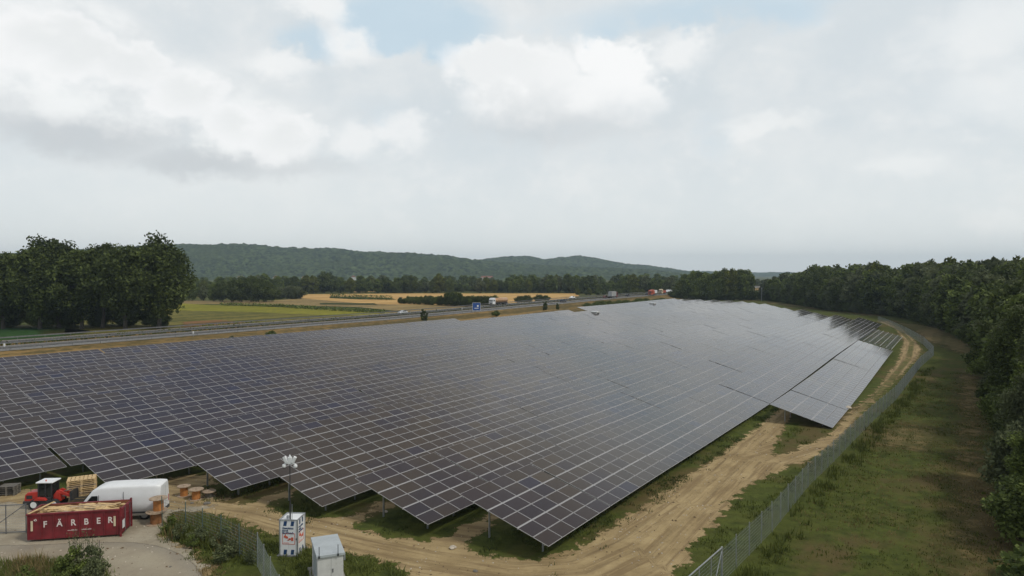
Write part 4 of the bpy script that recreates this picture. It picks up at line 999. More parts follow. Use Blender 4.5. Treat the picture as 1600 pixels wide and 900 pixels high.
# ------------------------------------------------------------------ wheel loader with pallets
lo = G(45, 793); LD = empty('wheel_loader', lo, R(4), 'small red wheel loader with a white cab roof carrying pallets', 'wheel loader'); LD.scale = (.72, .72, .74)
b = MB(); b.prism([(-.1, .75), (0, 1.45), (.25, 1.68), (1.5, 1.80), (1.5, .7), (.3, .55)], -.62, .62).build('engine_hood', M['red'], LD, .08)
MB().box(-.12, -.02, -.35, .35, .95, 1.3).build('grille', M['dark'], LD)
MB().box(-.2, .6, -.7, .7, .45, .85).build('counterweight', M['dark'], LD, .08)
MB().box(.15, .75, -.63, -.60, 1.05, 1.4).build('vent_panel', M['dark'], LD)
MB().box(.9, 2.7, -.8, .8, .55, .95).build('chassis', M['dark'], LD, .05)
MB().prism([(1.0, .95), (1.35, 1.25), (2.05, 1.2), (2.3, .95)], -.98, -.62).prism([(1.0, .95), (1.35, 1.25), (2.05, 1.2), (2.3, .95)], .62, .98).build('fender', M['red'], LD, .03)
cb = MB()
for x, y in ((1.35, -.62), (1.35, .62), (2.65, -.62), (2.65, .62), (2.05, -.62), (2.05, .62)): cb.box(x - .05, x + .05, y - .05, y + .05, .95, 2.62)
cb.box(1.3, 2.7, -.67, .67, .95, 1.25); cab = cb.build('cab', M['dark'], LD)
for s in (-1, 1): MB().box(1.42, 2.0, s * .62 - .01, s * .62 + .01, 1.3, 2.58).box(2.12, 2.6, s * .62 - .01, s * .62 + .01, 1.3, 2.58).build('cab_window', M['glass'], cab)
MB().box(1.33, 1.345, -.56, .56, 1.5, 2.55).box(2.655, 2.67, -.56, .56, 1.3, 2.55).build('cab_window', M['glass'], cab)
MB().box(1.15, 2.85, -.78, .78, 2.623, 2.76).build('cab_roof', M['white'], LD, .06)
MB().lathe([(.06, 2.76), (.06, 2.88), (.03, 2.92)], 10, (2.0, -.4, 0)).build('beacon', M['redprint'], LD)
MB().tube((-.0 + .45, -.35, 1.6), (.45, -.35, 2.15), .03).build('exhaust', M['dark'], LD)
for x in (1.0, 3.0):
    for s in (-1, 1): wheel(LD, x, s * .72, .52, .36, hub=M['white'])
MB().prism([(2.7, .6), (2.7, 1.35), (3.0, 1.75), (3.35, 1.6), (3.4, .7)], -.42, .42).build('front_frame', M['red'], LD, .04)
for s in (-.3, .3): MB().prism([(2.95, 1.75), (3.2, 1.85), (4.5, 1.25), (4.5, 1.0), (3.2, 1.5)], s - .07, s + .07).build('lift_arm', M['red'], LD, .02)
MB().tube((3.1, 0, 1.1), (4.35, 0, 1.15), .07).tube((2.9, 0, 1.45), (4.3, 0, 1.75), .05).build('hydraulic_cylinder', M['galv_dark'], LD)
MB().box(4.45, 4.6, -.65, .65, .8, 1.75).box(4.6, 4.68, -.6, -.48, .8, 1.6).box(4.6, 4.68, .48, .6, .8, 1.6).build('fork_carriage', M['dark'], LD)
for s in (-.4, .4): MB().box(4.6, 5.9, s - .06, s + .06, .78, .84).build('fork', M['dark'], LD)
# pallets
def pallet_mesh(L=1.25, Wd=1.9, mat=M['wood']):
    b = MB(); hgt = .15
    for i in range(7):
        y = Wd * (i + .08) / 7; b.box(0, L, y, y + Wd / 7 * .78, .125, .147)
    for i in range(3):
        x = (L - .12) * i / 2
        b.box(x, x + .12, 0, Wd, .103, .124)
        for k in range(3): y = (Wd - .14) * k / 2; b.box(x, x + .12, y, y + .14, .022, .103)
        b.box(x, x + .12, 0, Wd, 0, .021)
    return b.mesh('pallet', mat)
pm_ = pallet_mesh(); pm_o = pallet_mesh(mat=M['woodgrey'])
LM = Matrix.Translation(LD.location) @ Matrix.Rotation(R(6), 4, 'Z')
thn = ['lowest', 'second from the bottom', 'third from the bottom', 'fourth from the bottom', 'middle', 'fourth from the top', 'third from the top', 'second from the top', 'topmost']
NPAL = 9
for i in range(NPAL):
    o = link('pallet', pm_ if i % 4 != 1 else pm_o); o.matrix_world = Matrix.Translation(G(99, 787) + Vector((0, .6, .62 + i * .135)) + Vector((0 + rr.uniform(-.02, .02), 0, 0))) @ Matrix.Rotation(R(-62) + rr.uniform(-.03, .03), 4, 'Z')
    tag(o, 'wooden pallet, %s in the stack carried by the red loader' % thn[i], 'pallet', 'pallets stacked on the loader')
# grey pallets at the left edge
gp = G(-4, 776)
for i in range(5):
    o = link('pallet', M.get('_gp') or pallet_mesh(1.2, 1.0, M['woodold'])); o.location = gp + Vector((0, 0, i * .15)); o.rotation_euler = (0, 0, .2 + rr.uniform(-.05, .05)); M['_gp'] = o.data
    tag(o, 'weathered grey pallet at the left frame edge, %s in its stack' % ['lowest', 'second from the bottom', 'middle', 'second from the top', 'topmost'][i], 'pallet', 'grey pallets at the left edge')

M['brownwood'] = plain('brown_wood_drum', (.25, .11, .04), .75, 0, .25, 5)
# ------------------------------------------------------------------ cable drums
def drum(p, r, h, label, core=M['orange'], tilt=0, z=0):
    o = empty('cable_drum', (p.x, p.y, z), rr.uniform(0, 6), label, 'cable drum', 'wooden cable drums')
    MB().lathe([(r, 0), (r, .045)], 28).build('flange', M['woodgrey'], o); MB().lathe([(r * .56, .046), (r * .56, h - .046)], 24).build('core', core, o)
    MB().lathe([(r, h - .045), (r, h)], 28).lathe([(r * .12, h + .001), (r * .12, h + .03)], 10).build('flange', M['woodgrey'], o); return o
drum(G(287.5, 775), .50, .82, 'wooden cable drum, left of the pair in the open yard'); drum(G(306.5, 780), .55, .80, 'wooden cable drum, right of the pair in the open yard')
drum(G(327, 777), .5, .5, 'low dark cable drum in the shade beside the pair', M['woodold'])
d0 = G(244, 818); drum(d0, .66, .88, 'lower cable drum of the two stacked beside the white van', M['brownwood']); drum(d0 + Vector((.12, .1, 0)), .60, .90, 'upper orange cable drum stacked beside the white van', z=.882)

# ------------------------------------------------------------------ surveillance tower
t0 = G(437.5, 868); TW = 1.12; TDp = 1.22; TH = 2.22; ta = R(-4)
tw = empty('surveillance_tower', t0, ta, 'white and blue camera tower cabinet with a tall thin mast', 'camera tower')
MB().box(-.15, TW + .15, -.15, TDp + .15, .0, .045).build('base_plate', M['galv_dark'], tw)
MB().box(TW * .5 - .002, TW * .5 + .002, -.0045, -.001, .45, .7).box(TW - .09, TW - .06, -.03, -.001, 1.0, 1.12).build('latch', M['dark'], tw)
MB().box(0, TW, 0, TDp, .05, TH).build('cabinet', M['white'], tw)
e_ = MB()
for x, y in ((0, 0), (TW, 0), (0, TDp), (TW, TDp)): e_.box(x - .035, x + .035, y - .035, y + .035, 0, TH + .02)
e_.build('corner_post', M['galv'], tw)
MB().box(-.036, TW + .036, -.036, .03, TH + .003, TH + .05).box(-.036, TW + .036, TDp - .03, TDp + .036, TH + .003, TH + .05).box(-.036, .03, .03, TDp - .03, TH + .003, TH + .05).box(TW - .03, TW + .036, .03, TDp - .03, TH + .003, TH + .05).build('roof_frame', M['galv'], tw)
for x0 in (.22, .68):
    for z0, sk in ((TH - .36, .05), (.08, .04)):
        MB().add([(x0, -.006, z0), (x0 + .2, -.006, z0), (x0 + .2 + sk, -.006, z0 + .3), (x0 + sk, -.006, z0 + .3), (x0, -.001, z0), (x0 + .2, -.001, z0), (x0 + .2 + sk, -.001, z0 + .3), (x0 + sk, -.001, z0 + .3)], [(0, 1, 2, 3), (7, 6, 5, 4), (0, 4, 5, 1), (1, 5, 6, 2), (2, 6, 7, 3), (3, 7, 4, 0)]).build('blue_block', M['blue'], tw)
for y0 in (.3, .75):
    for z0 in (TH - .36, .08): MB().box(TW + .001, TW + .006, y0, y0 + .18, z0, z0 + .3).build('blue_block', M['blue'], tw)
for i, tx in enumerate(('Geschützt', 'durch', 'BauWatch')):
    put_text(tx, .17, tw, (.12, -.008, TH - .50 - i * .15), (PI / 2, 0, 0), M['blue'], 'lettering').data
    l = kids(tw)[-1]; l.location.x = .12 + (.40 if i != 1 else .22)
    put_text(tx, .17, tw, (TW + .008, .55 if i != 1 else .4, TH - .50 - i * .15), (PI / 2, 0, PI / 2), M['blue'], 'lettering')
def sign_frame(M4, parent):
    b = MB(); x0, x1, z0, z1 = .16, .96, .72, 1.40
    for a_, b__, c_, d_ in ((x0, x1, z0, z0 + .025), (x0, x1, z1 - .025, z1), (x0, x0 + .025, z0 + .025, z1 - .025), (x1 - .025, x1, z0 + .025, z1 - .025)): b.box(a_, b__, -.012, -.003, c_, d_, M=M4)
    # pictogram: camera body, lens cone and bracket
    b.box(.26, .52, -.012, -.004, 1.10, 1.24, M=M4 @ Matrix.Translation((.39, 0, 1.17)) @ Matrix.Rotation(.35, 4, 'Y') @ Matrix.Translation((-.39, 0, -1.17)))
    b.box(.34, .38, -.013, -.004, 1.24, 1.34, M=M4); b.box(.55, .70, -.012, -.004, 1.00, 1.10, M=M4); b.box(.72, .86, -.012, -.004, .94, 1.16, M=M4); b.box(.46, .60, -.012, -.004, .96, 1.00, M=M4)
    b.box(.24, .60, -.012, -.004, .80, .82, M=M4)
    b.build('warning_sign', M['redprint'], parent)
sign_frame(Matrix.Identity(4), tw); sign_frame(Matrix.Translation((TW, .05, 0)) @ Matrix.Rotation(PI / 2, 4, 'Z'), tw)
MB().lathe([(.09, TH + .0), (.09, TH + .16), (.03, TH + .2)], 12, (.38, .35, 0)).build('siren', M['galv'], tw)
mx_, my_ = .62, .12; mt = 5.72
mast = MB().tube((mx_, my_, .2), (mx_, my_, 3.4), .045).tube((mx_, my_, 3.4), (mx_, my_, mt), .03).build('mast', M['dark'], tw)
MB().tube((mx_ + .1, my_ + .05, TH), (mx_ + .1, my_ + .05, TH + .95), .018).build('aerial', M['galv'], tw)
hd = MB().box(mx_ - .12, mx_ + .12, my_ - .1, my_ + .1, mt - .02, mt + .42).lathe([(.06, mt + .42), (.05, mt + .52), (.02, mt + .56)], 10, (mx_, my_, 0)).build('sensor_head', M['white'], tw, .02)
MB().tube((mx_ - .36, my_, mt), (mx_ + .36, my_, mt), .03).build('cross_arm', M['white'], tw)
for s in (-1, 1):
    Mx = Matrix.Translation((mx_ + s * .26, my_, mt + .24)) @ Matrix.Rotation(s * .45, 4, 'Y')
    MB().box(-.09, .09, -.12, .08, -.2, .22, M=Mx).build('floodlight', M['white'], tw, .015)
    dm = MB().lathe([(.04, mt - .02), (.11, mt - .06), (.12, mt - .16), (.10, mt - .22)], 14, (mx_ + s * .36, my_ - .02, 0)).build('dome_camera', M['white'], tw)
    MB().lathe([(.085, mt - .222), (.06, mt - .28), (.02, mt - .3)], 12, (mx_ + s * .36, my_ - .02, 0)).build('lens_dome', M['dark'], dm)

# ------------------------------------------------------------------ small transformer shed
sh_z = 1.95; s0 = G(495, 869, sh_z); s1 = G(538, 862.5, sh_z); s2 = G(482, 840.5, sh_z); sa = math.atan2((s1 - s0).y, (s1 - s0).x); SW = (s1 - s0).length; SD = (s2 - s0).length
shd = empty('transformer_shed', (s0.x, s0.y, 0), sa, 'small white rendered shed with a flat grey roof in the grass', 'shed')
sk = (s2 - s0).x * math.cos(-sa) - (s2 - s0).y * math.sin(-sa)
MB().box(.04, SW - .05, .05, SD - .05, 0, sh_z - .15).build('wall', M['whitewall'], shd)
MB().box(-.2, SW + .2, -.2, SD + .2, 0.0, .12).build('base_slab', M['concrete'], shd)
MB().box(SW * .52 - .006, SW * .52 + .006, .044, .049, .15, sh_z - .2).box(SW * .56, SW * .60, .02, .049, .9, 1.1).build('door_seam', M['galv_dark'], shd)
MB().box(-.03, SW + .03, -.04, SD + .03, sh_z - .147, sh_z).build('roof', M['roofgrey'], shd, .012)
for x in (.12, SW - .35): MB().tube((x, -.05, sh_z - .12), (x, -.05, sh_z + .5), .02).box(x - .04, x + .04, -.09, -.042, sh_z - .14, sh_z - .02).build('bracket', M['dark'], shd)
for y in (.5, 1.4): MB().box(.02, .038, y, y + .7, .3, sh_z - .35).build('vent_door', M['roofgrey'], shd)
MB().box(SW + .0, SW + .1, .25, .55, sh_z - .55, sh_z - .2).build('meter_box', M['galv'], shd)

# ------------------------------------------------------------------ fences
M['wire'] = plain('zinc_green_wire', (.22, .26, .25), .5, .3, .2, 2)
def bay_mesh(wd, hh, sp=.055, th_=.003, hz_=.2, name='wire_panel', mat=M['galv']):
    b = MB(); n = int(wd / sp)
    for i in range(n):
        x = wd * (i + .5) / n; b.add([(x - th_, 0, .05), (x + th_, -th_, .05), (x, th_, .05), (x - th_, 0, hh), (x + th_, -th_, hh), (x, th_, hh)], [(0, 1, 4, 3), (1, 2, 5, 4), (2, 0, 3, 5)])
    z = .06
    while z <= hh + .01:
        b.box(0, wd, -.008, -.004, z - .003, z + .003); b.box(0, wd, .004, .008, z - .003, z + .003); z += hz_
    return b.mesh(name, mat)
def fence(pts, label, hh=2.0, bay=2.5, mat=M['galv'], cat='fence', sp=.10, fname='wire_mesh_fence', postr=.032, seed=0):
    root = empty(fname, pts[0], 0, label, cat); o0 = Vector(pts[0]); rq = random.Random(seed)
    pm = MB().tube((0, 0, -.3), (0, 0, hh + .08), postr, n=6).mesh('fence_post', mat); k = 0; cache = {}
    for a, b in zip(pts[:-1], pts[1:]):
        a, b = Vector(a), Vector(b); L = (b - a).length; n = max(1, round(L / bay)); ang = math.atan2((b - a).y, (b - a).x); wd = L / n
        key = round(wd, 3); me = cache.setdefault(key, bay_mesh(wd - .01, hh, sp, mat=M['wire']))
        for i in range(n):
            if k >= 99: break
            q = a.lerp(b, i / n); o = link('fence_post', pm); adopt(o, root); o.location = q - o0; o.rotation_euler = (rq.uniform(-.015, .015), rq.uniform(-.015, .015), 0)
            o = link('wire_panel', me); adopt(o, root); o.location = q - o0; o.rotation_euler = (0, 0, ang); k += 1
    o = link('fence_post', pm); adopt(o, root); o.location = Vector(pts[-1]) - o0
    return root
def top2w(pts, hh=2.0): return [Vector((*G(x, y, hh).xy, 0)) for x, y in pts]
fA = top2w([(1128, 857), (1207, 785), (1263, 723), (1303, 688), (1363, 633), (1400, 603), (1438, 557.5)]); fB = top2w([(1438, 557.5), (1459, 541), (1443, 526), (1417, 512), (1390, 500), (1372, 494)])
fence(fA, 'grey wire mesh fence running along the dirt track from the braced corner post', seed=1)
fence(fB, 'far wire mesh fence bending left round the end of the dirt track', seed=2)
p0, p1 = top2w([(1128, 857), (1079, 900)]); ext = p1 + (p1 - p0) * 3
nf = fence([p0, ext], 'near grey fence panels with a thick top rail leaving the braced corner towards the camera', bay=1.6, sp=.12, mat=M['galv'], seed=3)
o0 = p0; dirn = (ext - p0); MB().tube((0, 0, 2.05), dirn + Vector((0, 0, 2.05)), .04).tube((0, 0, 0), (0, 0, 2.1), .06).tube(Vector((0, 0, 1.9)), dirn.normalized() * 1.3 + Vector((0, 0, .1)), .025).build('top_rail', M['galv'], nf)
fC = top2w([(253, 777), (290, 786), (316, 796), (345, 806), (374, 820), (402, 834)], 2.0)
M['greenwire'] = plain('green_grey_wire', (.10, .15, .13), .6, .2, .2, 2)
fence(fC, 'thin green-grey wire fence in the tall weeds beside the yard', bay=2.3, mat=M['greenwire'], sp=.12, seed=4)
fD = top2w([(402, 834), (422, 872), (436, 901), (470, 985)], 2.0)
fence(fD, 'grey-green fence panels running towards the camera left of the camera tower', bay=2.0, mat=M['galv'], sp=.075, seed=5)
# yard gate
g1 = G(41, 833); g0 = G(-70, 838); ga = math.atan2((g1 - g0).y, (g1 - g0).x); GL = (g1 - g0).length
gt = empty('yard_gate', g0, ga, 'open steel tube gate with a diagonal brace left of the container', 'gate')
b = MB()
for z in (.12, 1.95): b.tube((0, 0, z), (GL, 0, z), .035)
xx = GL
while xx > -.1: b.tube((xx, 0, .0), (xx, 0, 2.0), .035); xx -= 1.25
b.build('gate_frame', M['galv_dark'], gt)
MB().tube((GL - 2.5, 0, .15), (GL - .05, 0, 1.95), .025).build('brace', M['galv_dark'], gt)
o = link('wire_panel', bay_mesh(GL, 1.9, .12)); adopt(o, gt)
# delineator posts and wildlife fence on the verge
for i, (px, ty, by) in enumerate([(7, 536, 549), (302, 517, 528), (722, 481, 489)]):
    p = G(px, by, 1.0); r = empty('marker_post', (p.x, p.y, .8), 0, ['white roadside marker post at the left frame edge', 'white roadside marker post below the yellow field', 'thin white marker post left of the blue sign'][i], 'marker post', 'white roadside marker posts')
    hgt = (by - ty) / F * p.y; MB().tube((0, 0, 0), (0, 0, hgt), .07, .06).build('post', M['galv'], r); MB().box(-.14, .14, -.1, .1, hgt - .5, hgt + .1).build('cap', M['white'], r)
p = G(1190, 470); r = empty('light_pole', (p.x, p.y, 0), 0, 'thin grey pole in front of the wood at the far end of the panels', 'pole'); MB().tube((0, 0, 0), (0, 0, 8.2), .22, .14).build('pole', M['galv'], r); MB().box(-.4, .4, -.25, .25, 8.0, 8.6).build('head', M['galv'], r)
# blue motorway sign
p = G(744.5, 487, hz(250)); 
sg = empty('motorway_sign', (p.x, p.y, hz(250) - .6), R(20), 'blue motorway sign board beside the dark hedge', 'road sign')
MB().box(-1.7, 1.7, -.05, .05, 1.1, 4.3).build('board', M['signblue'], sg); MB().box(-1.72, 1.72, -.055, -.051, 1.08, 1.16).box(-1.72, 1.72, -.055, -.051, 4.24, 4.32).box(1.64, 1.72, -.055, -.051, 1.16, 4.24).box(-1.72, -1.64, -.055, -.051, 1.16, 4.24).box(-.9, .9, -.056, -.051, 1.9, 2.15).box(.2, .9, -.056, -.051, 2.6, 3.3).build('sign_print', M['white'], sg)
for x in (-1.2, 1.2): MB().tube((x, .1, 0), (x, .1, 4.2), .07).build('post', M['galv'], sg)

# ------------------------------------------------------------------ motorway traffic
def place_lane(px, v, guess=300):
    # walk along the lane until its pixel column matches
    k = (px - 800) / F; u = v * (k * N.y - N.x) / (A.x - k * A.y); return u
def car(u, v, toward, paint, label, kind='car'):
    r = empty('car', W(u, v, hz(u) + .03), ROT + (PI if toward else 0), label, 'car', 'cars on the motorway')
    b = MB(); secs = []
    for x, z1, wt_, w0 in ((-2.2, .75, 1.5, 1.6), (-2.1, .98, 1.6, 1.75), (-1.6, 1.1, 1.55, 1.8), (-1.1, 1.42, 1.25, 1.8), (.1, 1.46, 1.25, 1.8), (.9, 1.05, 1.5, 1.8), (1.9, .9, 1.55, 1.75), (2.2, .62, 1.5, 1.6)): secs.append(body_sec(x, w0, wt_, .28, z1, .12))
    loft(b, secs); b.build('body', paint, r)
    MB().prism([(-1.35, 1.0), (-1.05, 1.36), (.1, 1.40), (.75, 1.0)], -.80, .80).build('windows', M['glass'], r)
    for x in (-1.35, 1.35):
        for s in (-1, 1): wheel(r, x, s * .78, .32, .2)
def lorry(u, v, toward, cabm, boxm, label, L=9, tank=False, hh=3.9, flat=False):
    r = empty('tanker_truck' if tank else 'lorry', W(u, v, hz(u) + .03), ROT + (PI if toward else 0), label, 'truck', None)
    # origin at the front, x forward
    MB().prism([(-2.2, .6), (0, .6), (0, 1.9), (-.25, 2.9 if not tank else 3.0), (-.5, 3.45), (-2.2, 3.6)], -1.22, 1.22).build('cab', cabm, r, .06)
    MB().prism([(.01, 1.95), (-.21, 2.78), (-.24, 2.78), (-.02, 1.95)], -1.05, 1.05).build('windscreen', M['glass'], r)
    for s in (-1, 1): MB().box(-1.5, -.5, s * 1.225 - .01, s * 1.225 + .01, 1.9, 2.7).build('side_window', M['glass'], r)
    MB().box(-.02, .03, -.8, .8, .8, 1.35).build('grille', M['dark'], r)
    MB().box(-L - 2.6, -1.0, -.5, .5, .75, 1.05).build('chassis', M['dark'], r)
    if tank: MB().lathe([(.5, -2.75), (1.1, -2.9), (1.2, -3.3), (1.2, -L - 2.2), (1.05, -L - 2.5), (.4, -L - 2.65)], 26, (0, 0, 2.3), 'x').build('tank', boxm, r)
    else: MB().box(-L - 2.6, -2.4, -1.25, 1.25, 1.1, 1.6 if flat else hh).build('box_body', boxm, r, .04)
    for x in (-1.3, -L * .45 - 2, -L - .6, -L - 1.8):
        for s in (-1, 1): wheel(r, x, s * 1.02, .5, .34)
    for s in (-.9, .9): MB().box(.0, .04, s - .2, s + .2, .75, .95).build('headlight', M['cream'], r)
NL1, NL2 = V0 + 4.6, V0 + 8.4; FL1, FL2 = V3 - 4.0, V2 + 3.4
lorry(place_lane(767, FL1), FL1, True, M['white'], M['bronze'], 'white tanker truck with a shiny bronze tank driving towards the camera', L=11, tank=True)
car(place_lane(629, FL2), FL2, True, M['silver'], 'silver car on the far carriageway, left of the dark upright sapling')
car(place_lane(894, FL1), FL1, True, M['white'], 'white car on the motorway right of the round bushes'); car(place_lane(880, NL2), NL2, False, M['darkcar'], 'dark car just left of the white one on the motorway')
lorry(place_lane(956, NL1) + 6, NL1, False, M['maroon'], M['greybox'], 'grey box lorry driving away on the near carriageway', L=6, hh=3.9)
car(place_lane(981, NL2), NL2, False, M['darkcar'], 'small dark car ahead of the grey box lorry'); car(place_lane(953, NL2) - 6, NL2, False, M['maroon'], 'dark red car beside the grey box lorry')
car(place_lane(1012, NL2), NL2, False, M['darkcar'], 'tiny dark car right of the upright red machine')
lorry(place_lane(1005, NL1) + 4, NL1 - 3, True, M['orangered'], M['orangered'], 'small red lorry standing on the near verge of the far motorway', L=3, hh=3.2)
lorry(place_lane(1020, NL1), NL1 + 1, True, M['orangered'], M['white'], 'red and white lorry near the far end of the motorway', L=5, hh=3.2)
lorry(place_lane(1034, NL1), NL1 + 1, True, M['cream'], M['orangered'], 'cream and red lorry, last on the far motorway', L=5, hh=2.6)
p = G(1045, 459, 2); tn = empty('work_tent', (p.x, p.y, 2.0), .5, 'small white tent at the motorway edge beside the grove', 'tent'); MB().prism([(-2.5, 1.6), (2.5, 1.6), (0, 3.2)], -2.5, 2.5).build('canopy', M['white'], tn); MB().tube((-2.4, -2.4, 0), (-2.4, -2.4, 1.6), .06).tube((2.4, -2.4, 0), (2.4, -2.4, 1.6), .06).tube((-2.4, 2.4, 0), (-2.4, 2.4, 1.6), .06).tube((2.4, 2.4, 0), (2.4, 2.4, 1.6), .06).build('leg', M['galv'], tn)

# ------------------------------------------------------------------ grass and weeds
def scatter(name, polys, dens, h0, h1, wdt, mat, label, seed, blades=5, holes=(), spread=.14, lean=.35, zf=None, clump=None, cat='grass'):
    rng = np.random.default_rng(seed); PT = []
    for V in polys:
        V = np.array(V); lo_, hi_ = V.min(0), V.max(0); n = int((hi_ - lo_).prod() * dens)
        P = rng.uniform(lo_, hi_, (n, 2)); P = P[poly_sd(P, V) > .05 + rng.normal(0, .22, n)]; PT.append(P)
    P = np.concatenate(PT)
    for Hh in holes: P = P[poly_sd(P, Hh) < .1]
    if clump: 
        c_ = vnoise(P[:, 0] / clump + 50, P[:, 1] / clump + 50, seed); P = P[rng.random(len(P)) < np.clip((c_ - .3) * 2.4, 0, 1)]
    n = len(P); P = np.repeat(P, blades, 0) + rng.normal(0, spread, (n * blades, 2)); m = len(P)
    hs = rng.uniform(h0, h1, n)[:, None].repeat(blades, 1).ravel() * rng.uniform(.6, 1.1, m); a = rng.uniform(0, 2 * PI, m); l = hs * rng.uniform(0, lean, m) * 2
    dx_, dy_ = np.cos(a), np.sin(a); z = np.zeros(m) if zf is None else zf(P)
    V = np.empty((m, 3, 3)); b2 = rng.uniform(0, PI, m); wv = wdt * rng.uniform(.6, 1.4, m)
    V[:, 0] = np.column_stack([P[:, 0] - np.cos(b2) * wv, P[:, 1] - np.sin(b2) * wv, z - .02]); V[:, 1] = np.column_stack([P[:, 0] + np.cos(b2) * wv, P[:, 1] + np.sin(b2) * wv, z - .02]); V[:, 2] = np.column_stack([P[:, 0] + dx_ * l, P[:, 1] + dy_ * l, z + hs])
    me = bpy.data.meshes.new(name); me.vertices.add(m * 3); me.vertices.foreach_set('co', V.ravel()); me.loops.add(m * 3); me.loops.foreach_set('vertex_index', np.arange(m * 3)); me.polygons.add(m); me.polygons.foreach_set('loop_start', np.arange(0, m * 3, 3)); me.materials.append(mat); me.update(calc_edges=True)
    t = np.repeat(np.clip(rng.normal(.45, .25, n), 0, 1), blades); at = me.attributes.new('tint', 'FLOAT', 'FACE'); at.data.foreach_set('value', t.astype(np.float32))
    print(name, m); return tag(link(name, me), label, cat, kind='stuff')
meadow = PX([(1120, 940), (1212, 838), (1310, 742), (1372, 690), (1402, 655), (1450, 590), (1500, 580), (1550, 600), (1560, 750), (1620, 940)])
scatter('meadow_grass', [meadow], 7, .06, .20, .035, M['blade'], 'green meadow grass right of the mesh fence', 1, clump=3.0)
scatter('dry_meadow_grass', [meadow], 3, .08, .24, .025, M['bladedry'], 'dry brown grass patches in the meadow right of the fence', 2, clump=6.0)
fl = PX([(1090, 930), (1140, 865), (1212, 790), (1268, 748), (1300, 712), (1345, 668), (1400, 622), (1404, 612), (1330, 680), (1290, 705), (1262, 724), (1205, 747), (1165, 768), (1145, 792), (1120, 820), (1085, 856), (1078, 880), (1050, 895)])
scatter('fence_strip_grass', [fl], 14, .08, .26, .03, M['blade'], 'rough green grass between the dirt track and the mesh fence', 3, clump=1.6)
fence_band = [tuple((p + (q - p).orthogonal().normalized() * 0).xy) for p, q in zip(fA[:-1], fA[1:])]
fb = [(p.x + .1, p.y - .6) for p in fA] + [(p.x + 1.8, p.y - 1.0) for p in reversed(fA)]
scatter('fence_foot_weeds', [fb], 12, .25, .8, .035, M['blade'], 'taller weeds along the outer foot of the mesh fence', 4, clump=1.5)
lw = PX([(254, 822), (266, 808), (300, 805), (340, 808), (380, 825), (436, 846), (445, 940), (335, 940), (322, 900), (300, 872), (262, 848), (250, 832)])
tall = PX([(262, 822), (276, 814), (310, 812), (345, 818), (390, 842), (395, 870), (345, 866), (305, 854), (268, 842)])
scatter('yard_weeds', [tall], 16, .4, 1.05, .045, M['weed'], 'tall green weeds around the thin wire fence by the yard', 5, spread=.2)
scatter('yard_dry_weeds', [tall], 12, .4, 1.15, .035, M['bladedry'], 'dry straw stems mixed into the weeds by the yard', 6, spread=.2, clump=1.5)
scatter('yard_grass', [lw], 22, .12, .40, .04, M['weed'], 'low weedy grass on the bank between yard and fence', 7, clump=1.8)
scatter('yard_dry_grass', [PX([(250, 838), (300, 850), (345, 880), (440, 905), (440, 940), (318, 940), (310, 885), (285, 862)])], 16, .08, .3, .03, M['bladedry'], 'dry brown grass at the edge of the gravel pad', 8, clump=1.6)
rt = PX([(432, 845), (500, 862), (545, 868), (578, 872), (612, 886), (640, 905), (640, 940), (432, 940)])
scatter('shed_grass', [rt], 20, .12, .45, .04, M['weed'], 'green grass around the camera tower and the shed', 9, clump=1.6, holes=[[tuple((Vector((s0.x, s0.y, 0)) + Matrix.Rotation(sa, 3, 'Z') @ Vector(q)).xy) for q in ((0, 0, 0), (SW, 0, 0), (SW, SD, 0), (0, SD, 0))]])
fg = PX([(-40, 880), (90, 876), (165, 890), (168, 940), (-40, 940)])
scatter('foreground_weeds', [fg], 34, .2, .55, .03, M['weed'], 'tall weeds at the bottom left corner of the picture', 10, spread=.2)
scatter('foreground_dry_weeds', [PX([(10, 878), (75, 872), (90, 900), (20, 910)])], 26, .3, .8, .025, M['bladedry'], 'yellow dry weeds at the bottom left corner', 11, spread=.2)
# grass islands beneath and beside the tables
def ut(k, a0, a1, lo_=-.9, hi_=6.9): return [tuple(W(u_, V00 + PITCHV * k + v_).xy) for u_, v_ in ((a0, lo_), (a1, lo_), (a1, hi_), (a0, hi_))]
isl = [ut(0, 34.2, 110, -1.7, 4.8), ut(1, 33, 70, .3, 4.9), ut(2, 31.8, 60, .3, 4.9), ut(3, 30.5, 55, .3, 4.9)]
scatter('under_table_grass', isl, 16, .10, .30, .03, M['leafdark'], 'grass under the nearest solar tables, coloured darker to deepen their shade', 12, clump=2.0)  # blades take the dark foliage colour to deepen the shade below the tables
sheet('grass_verge', isl, M['ground'], .0, 1.0) if False else None
rp = PX([(1205, 714), (1222, 690), (1236, 668), (1300, 676), (1290, 686), (1262, 694)])
scatter('row_end_grass', [rp], 12, .12, .4, .03, M['blade'], 'green grass patch at the near end of the short row', 13, clump=1.4)
# green-and-dry tufts creeping over the track edges
scatter('track_tufts', [PX([(1075, 735), (1130, 700), (1190, 690), (1210, 660), (1180, 680), (1110, 715)])], 1.2, .06, .13, .03, M['blade'], 'scattered grass tufts on the wide dirt track', 14, clump=1.5)
rng = np.random.default_rng(8)
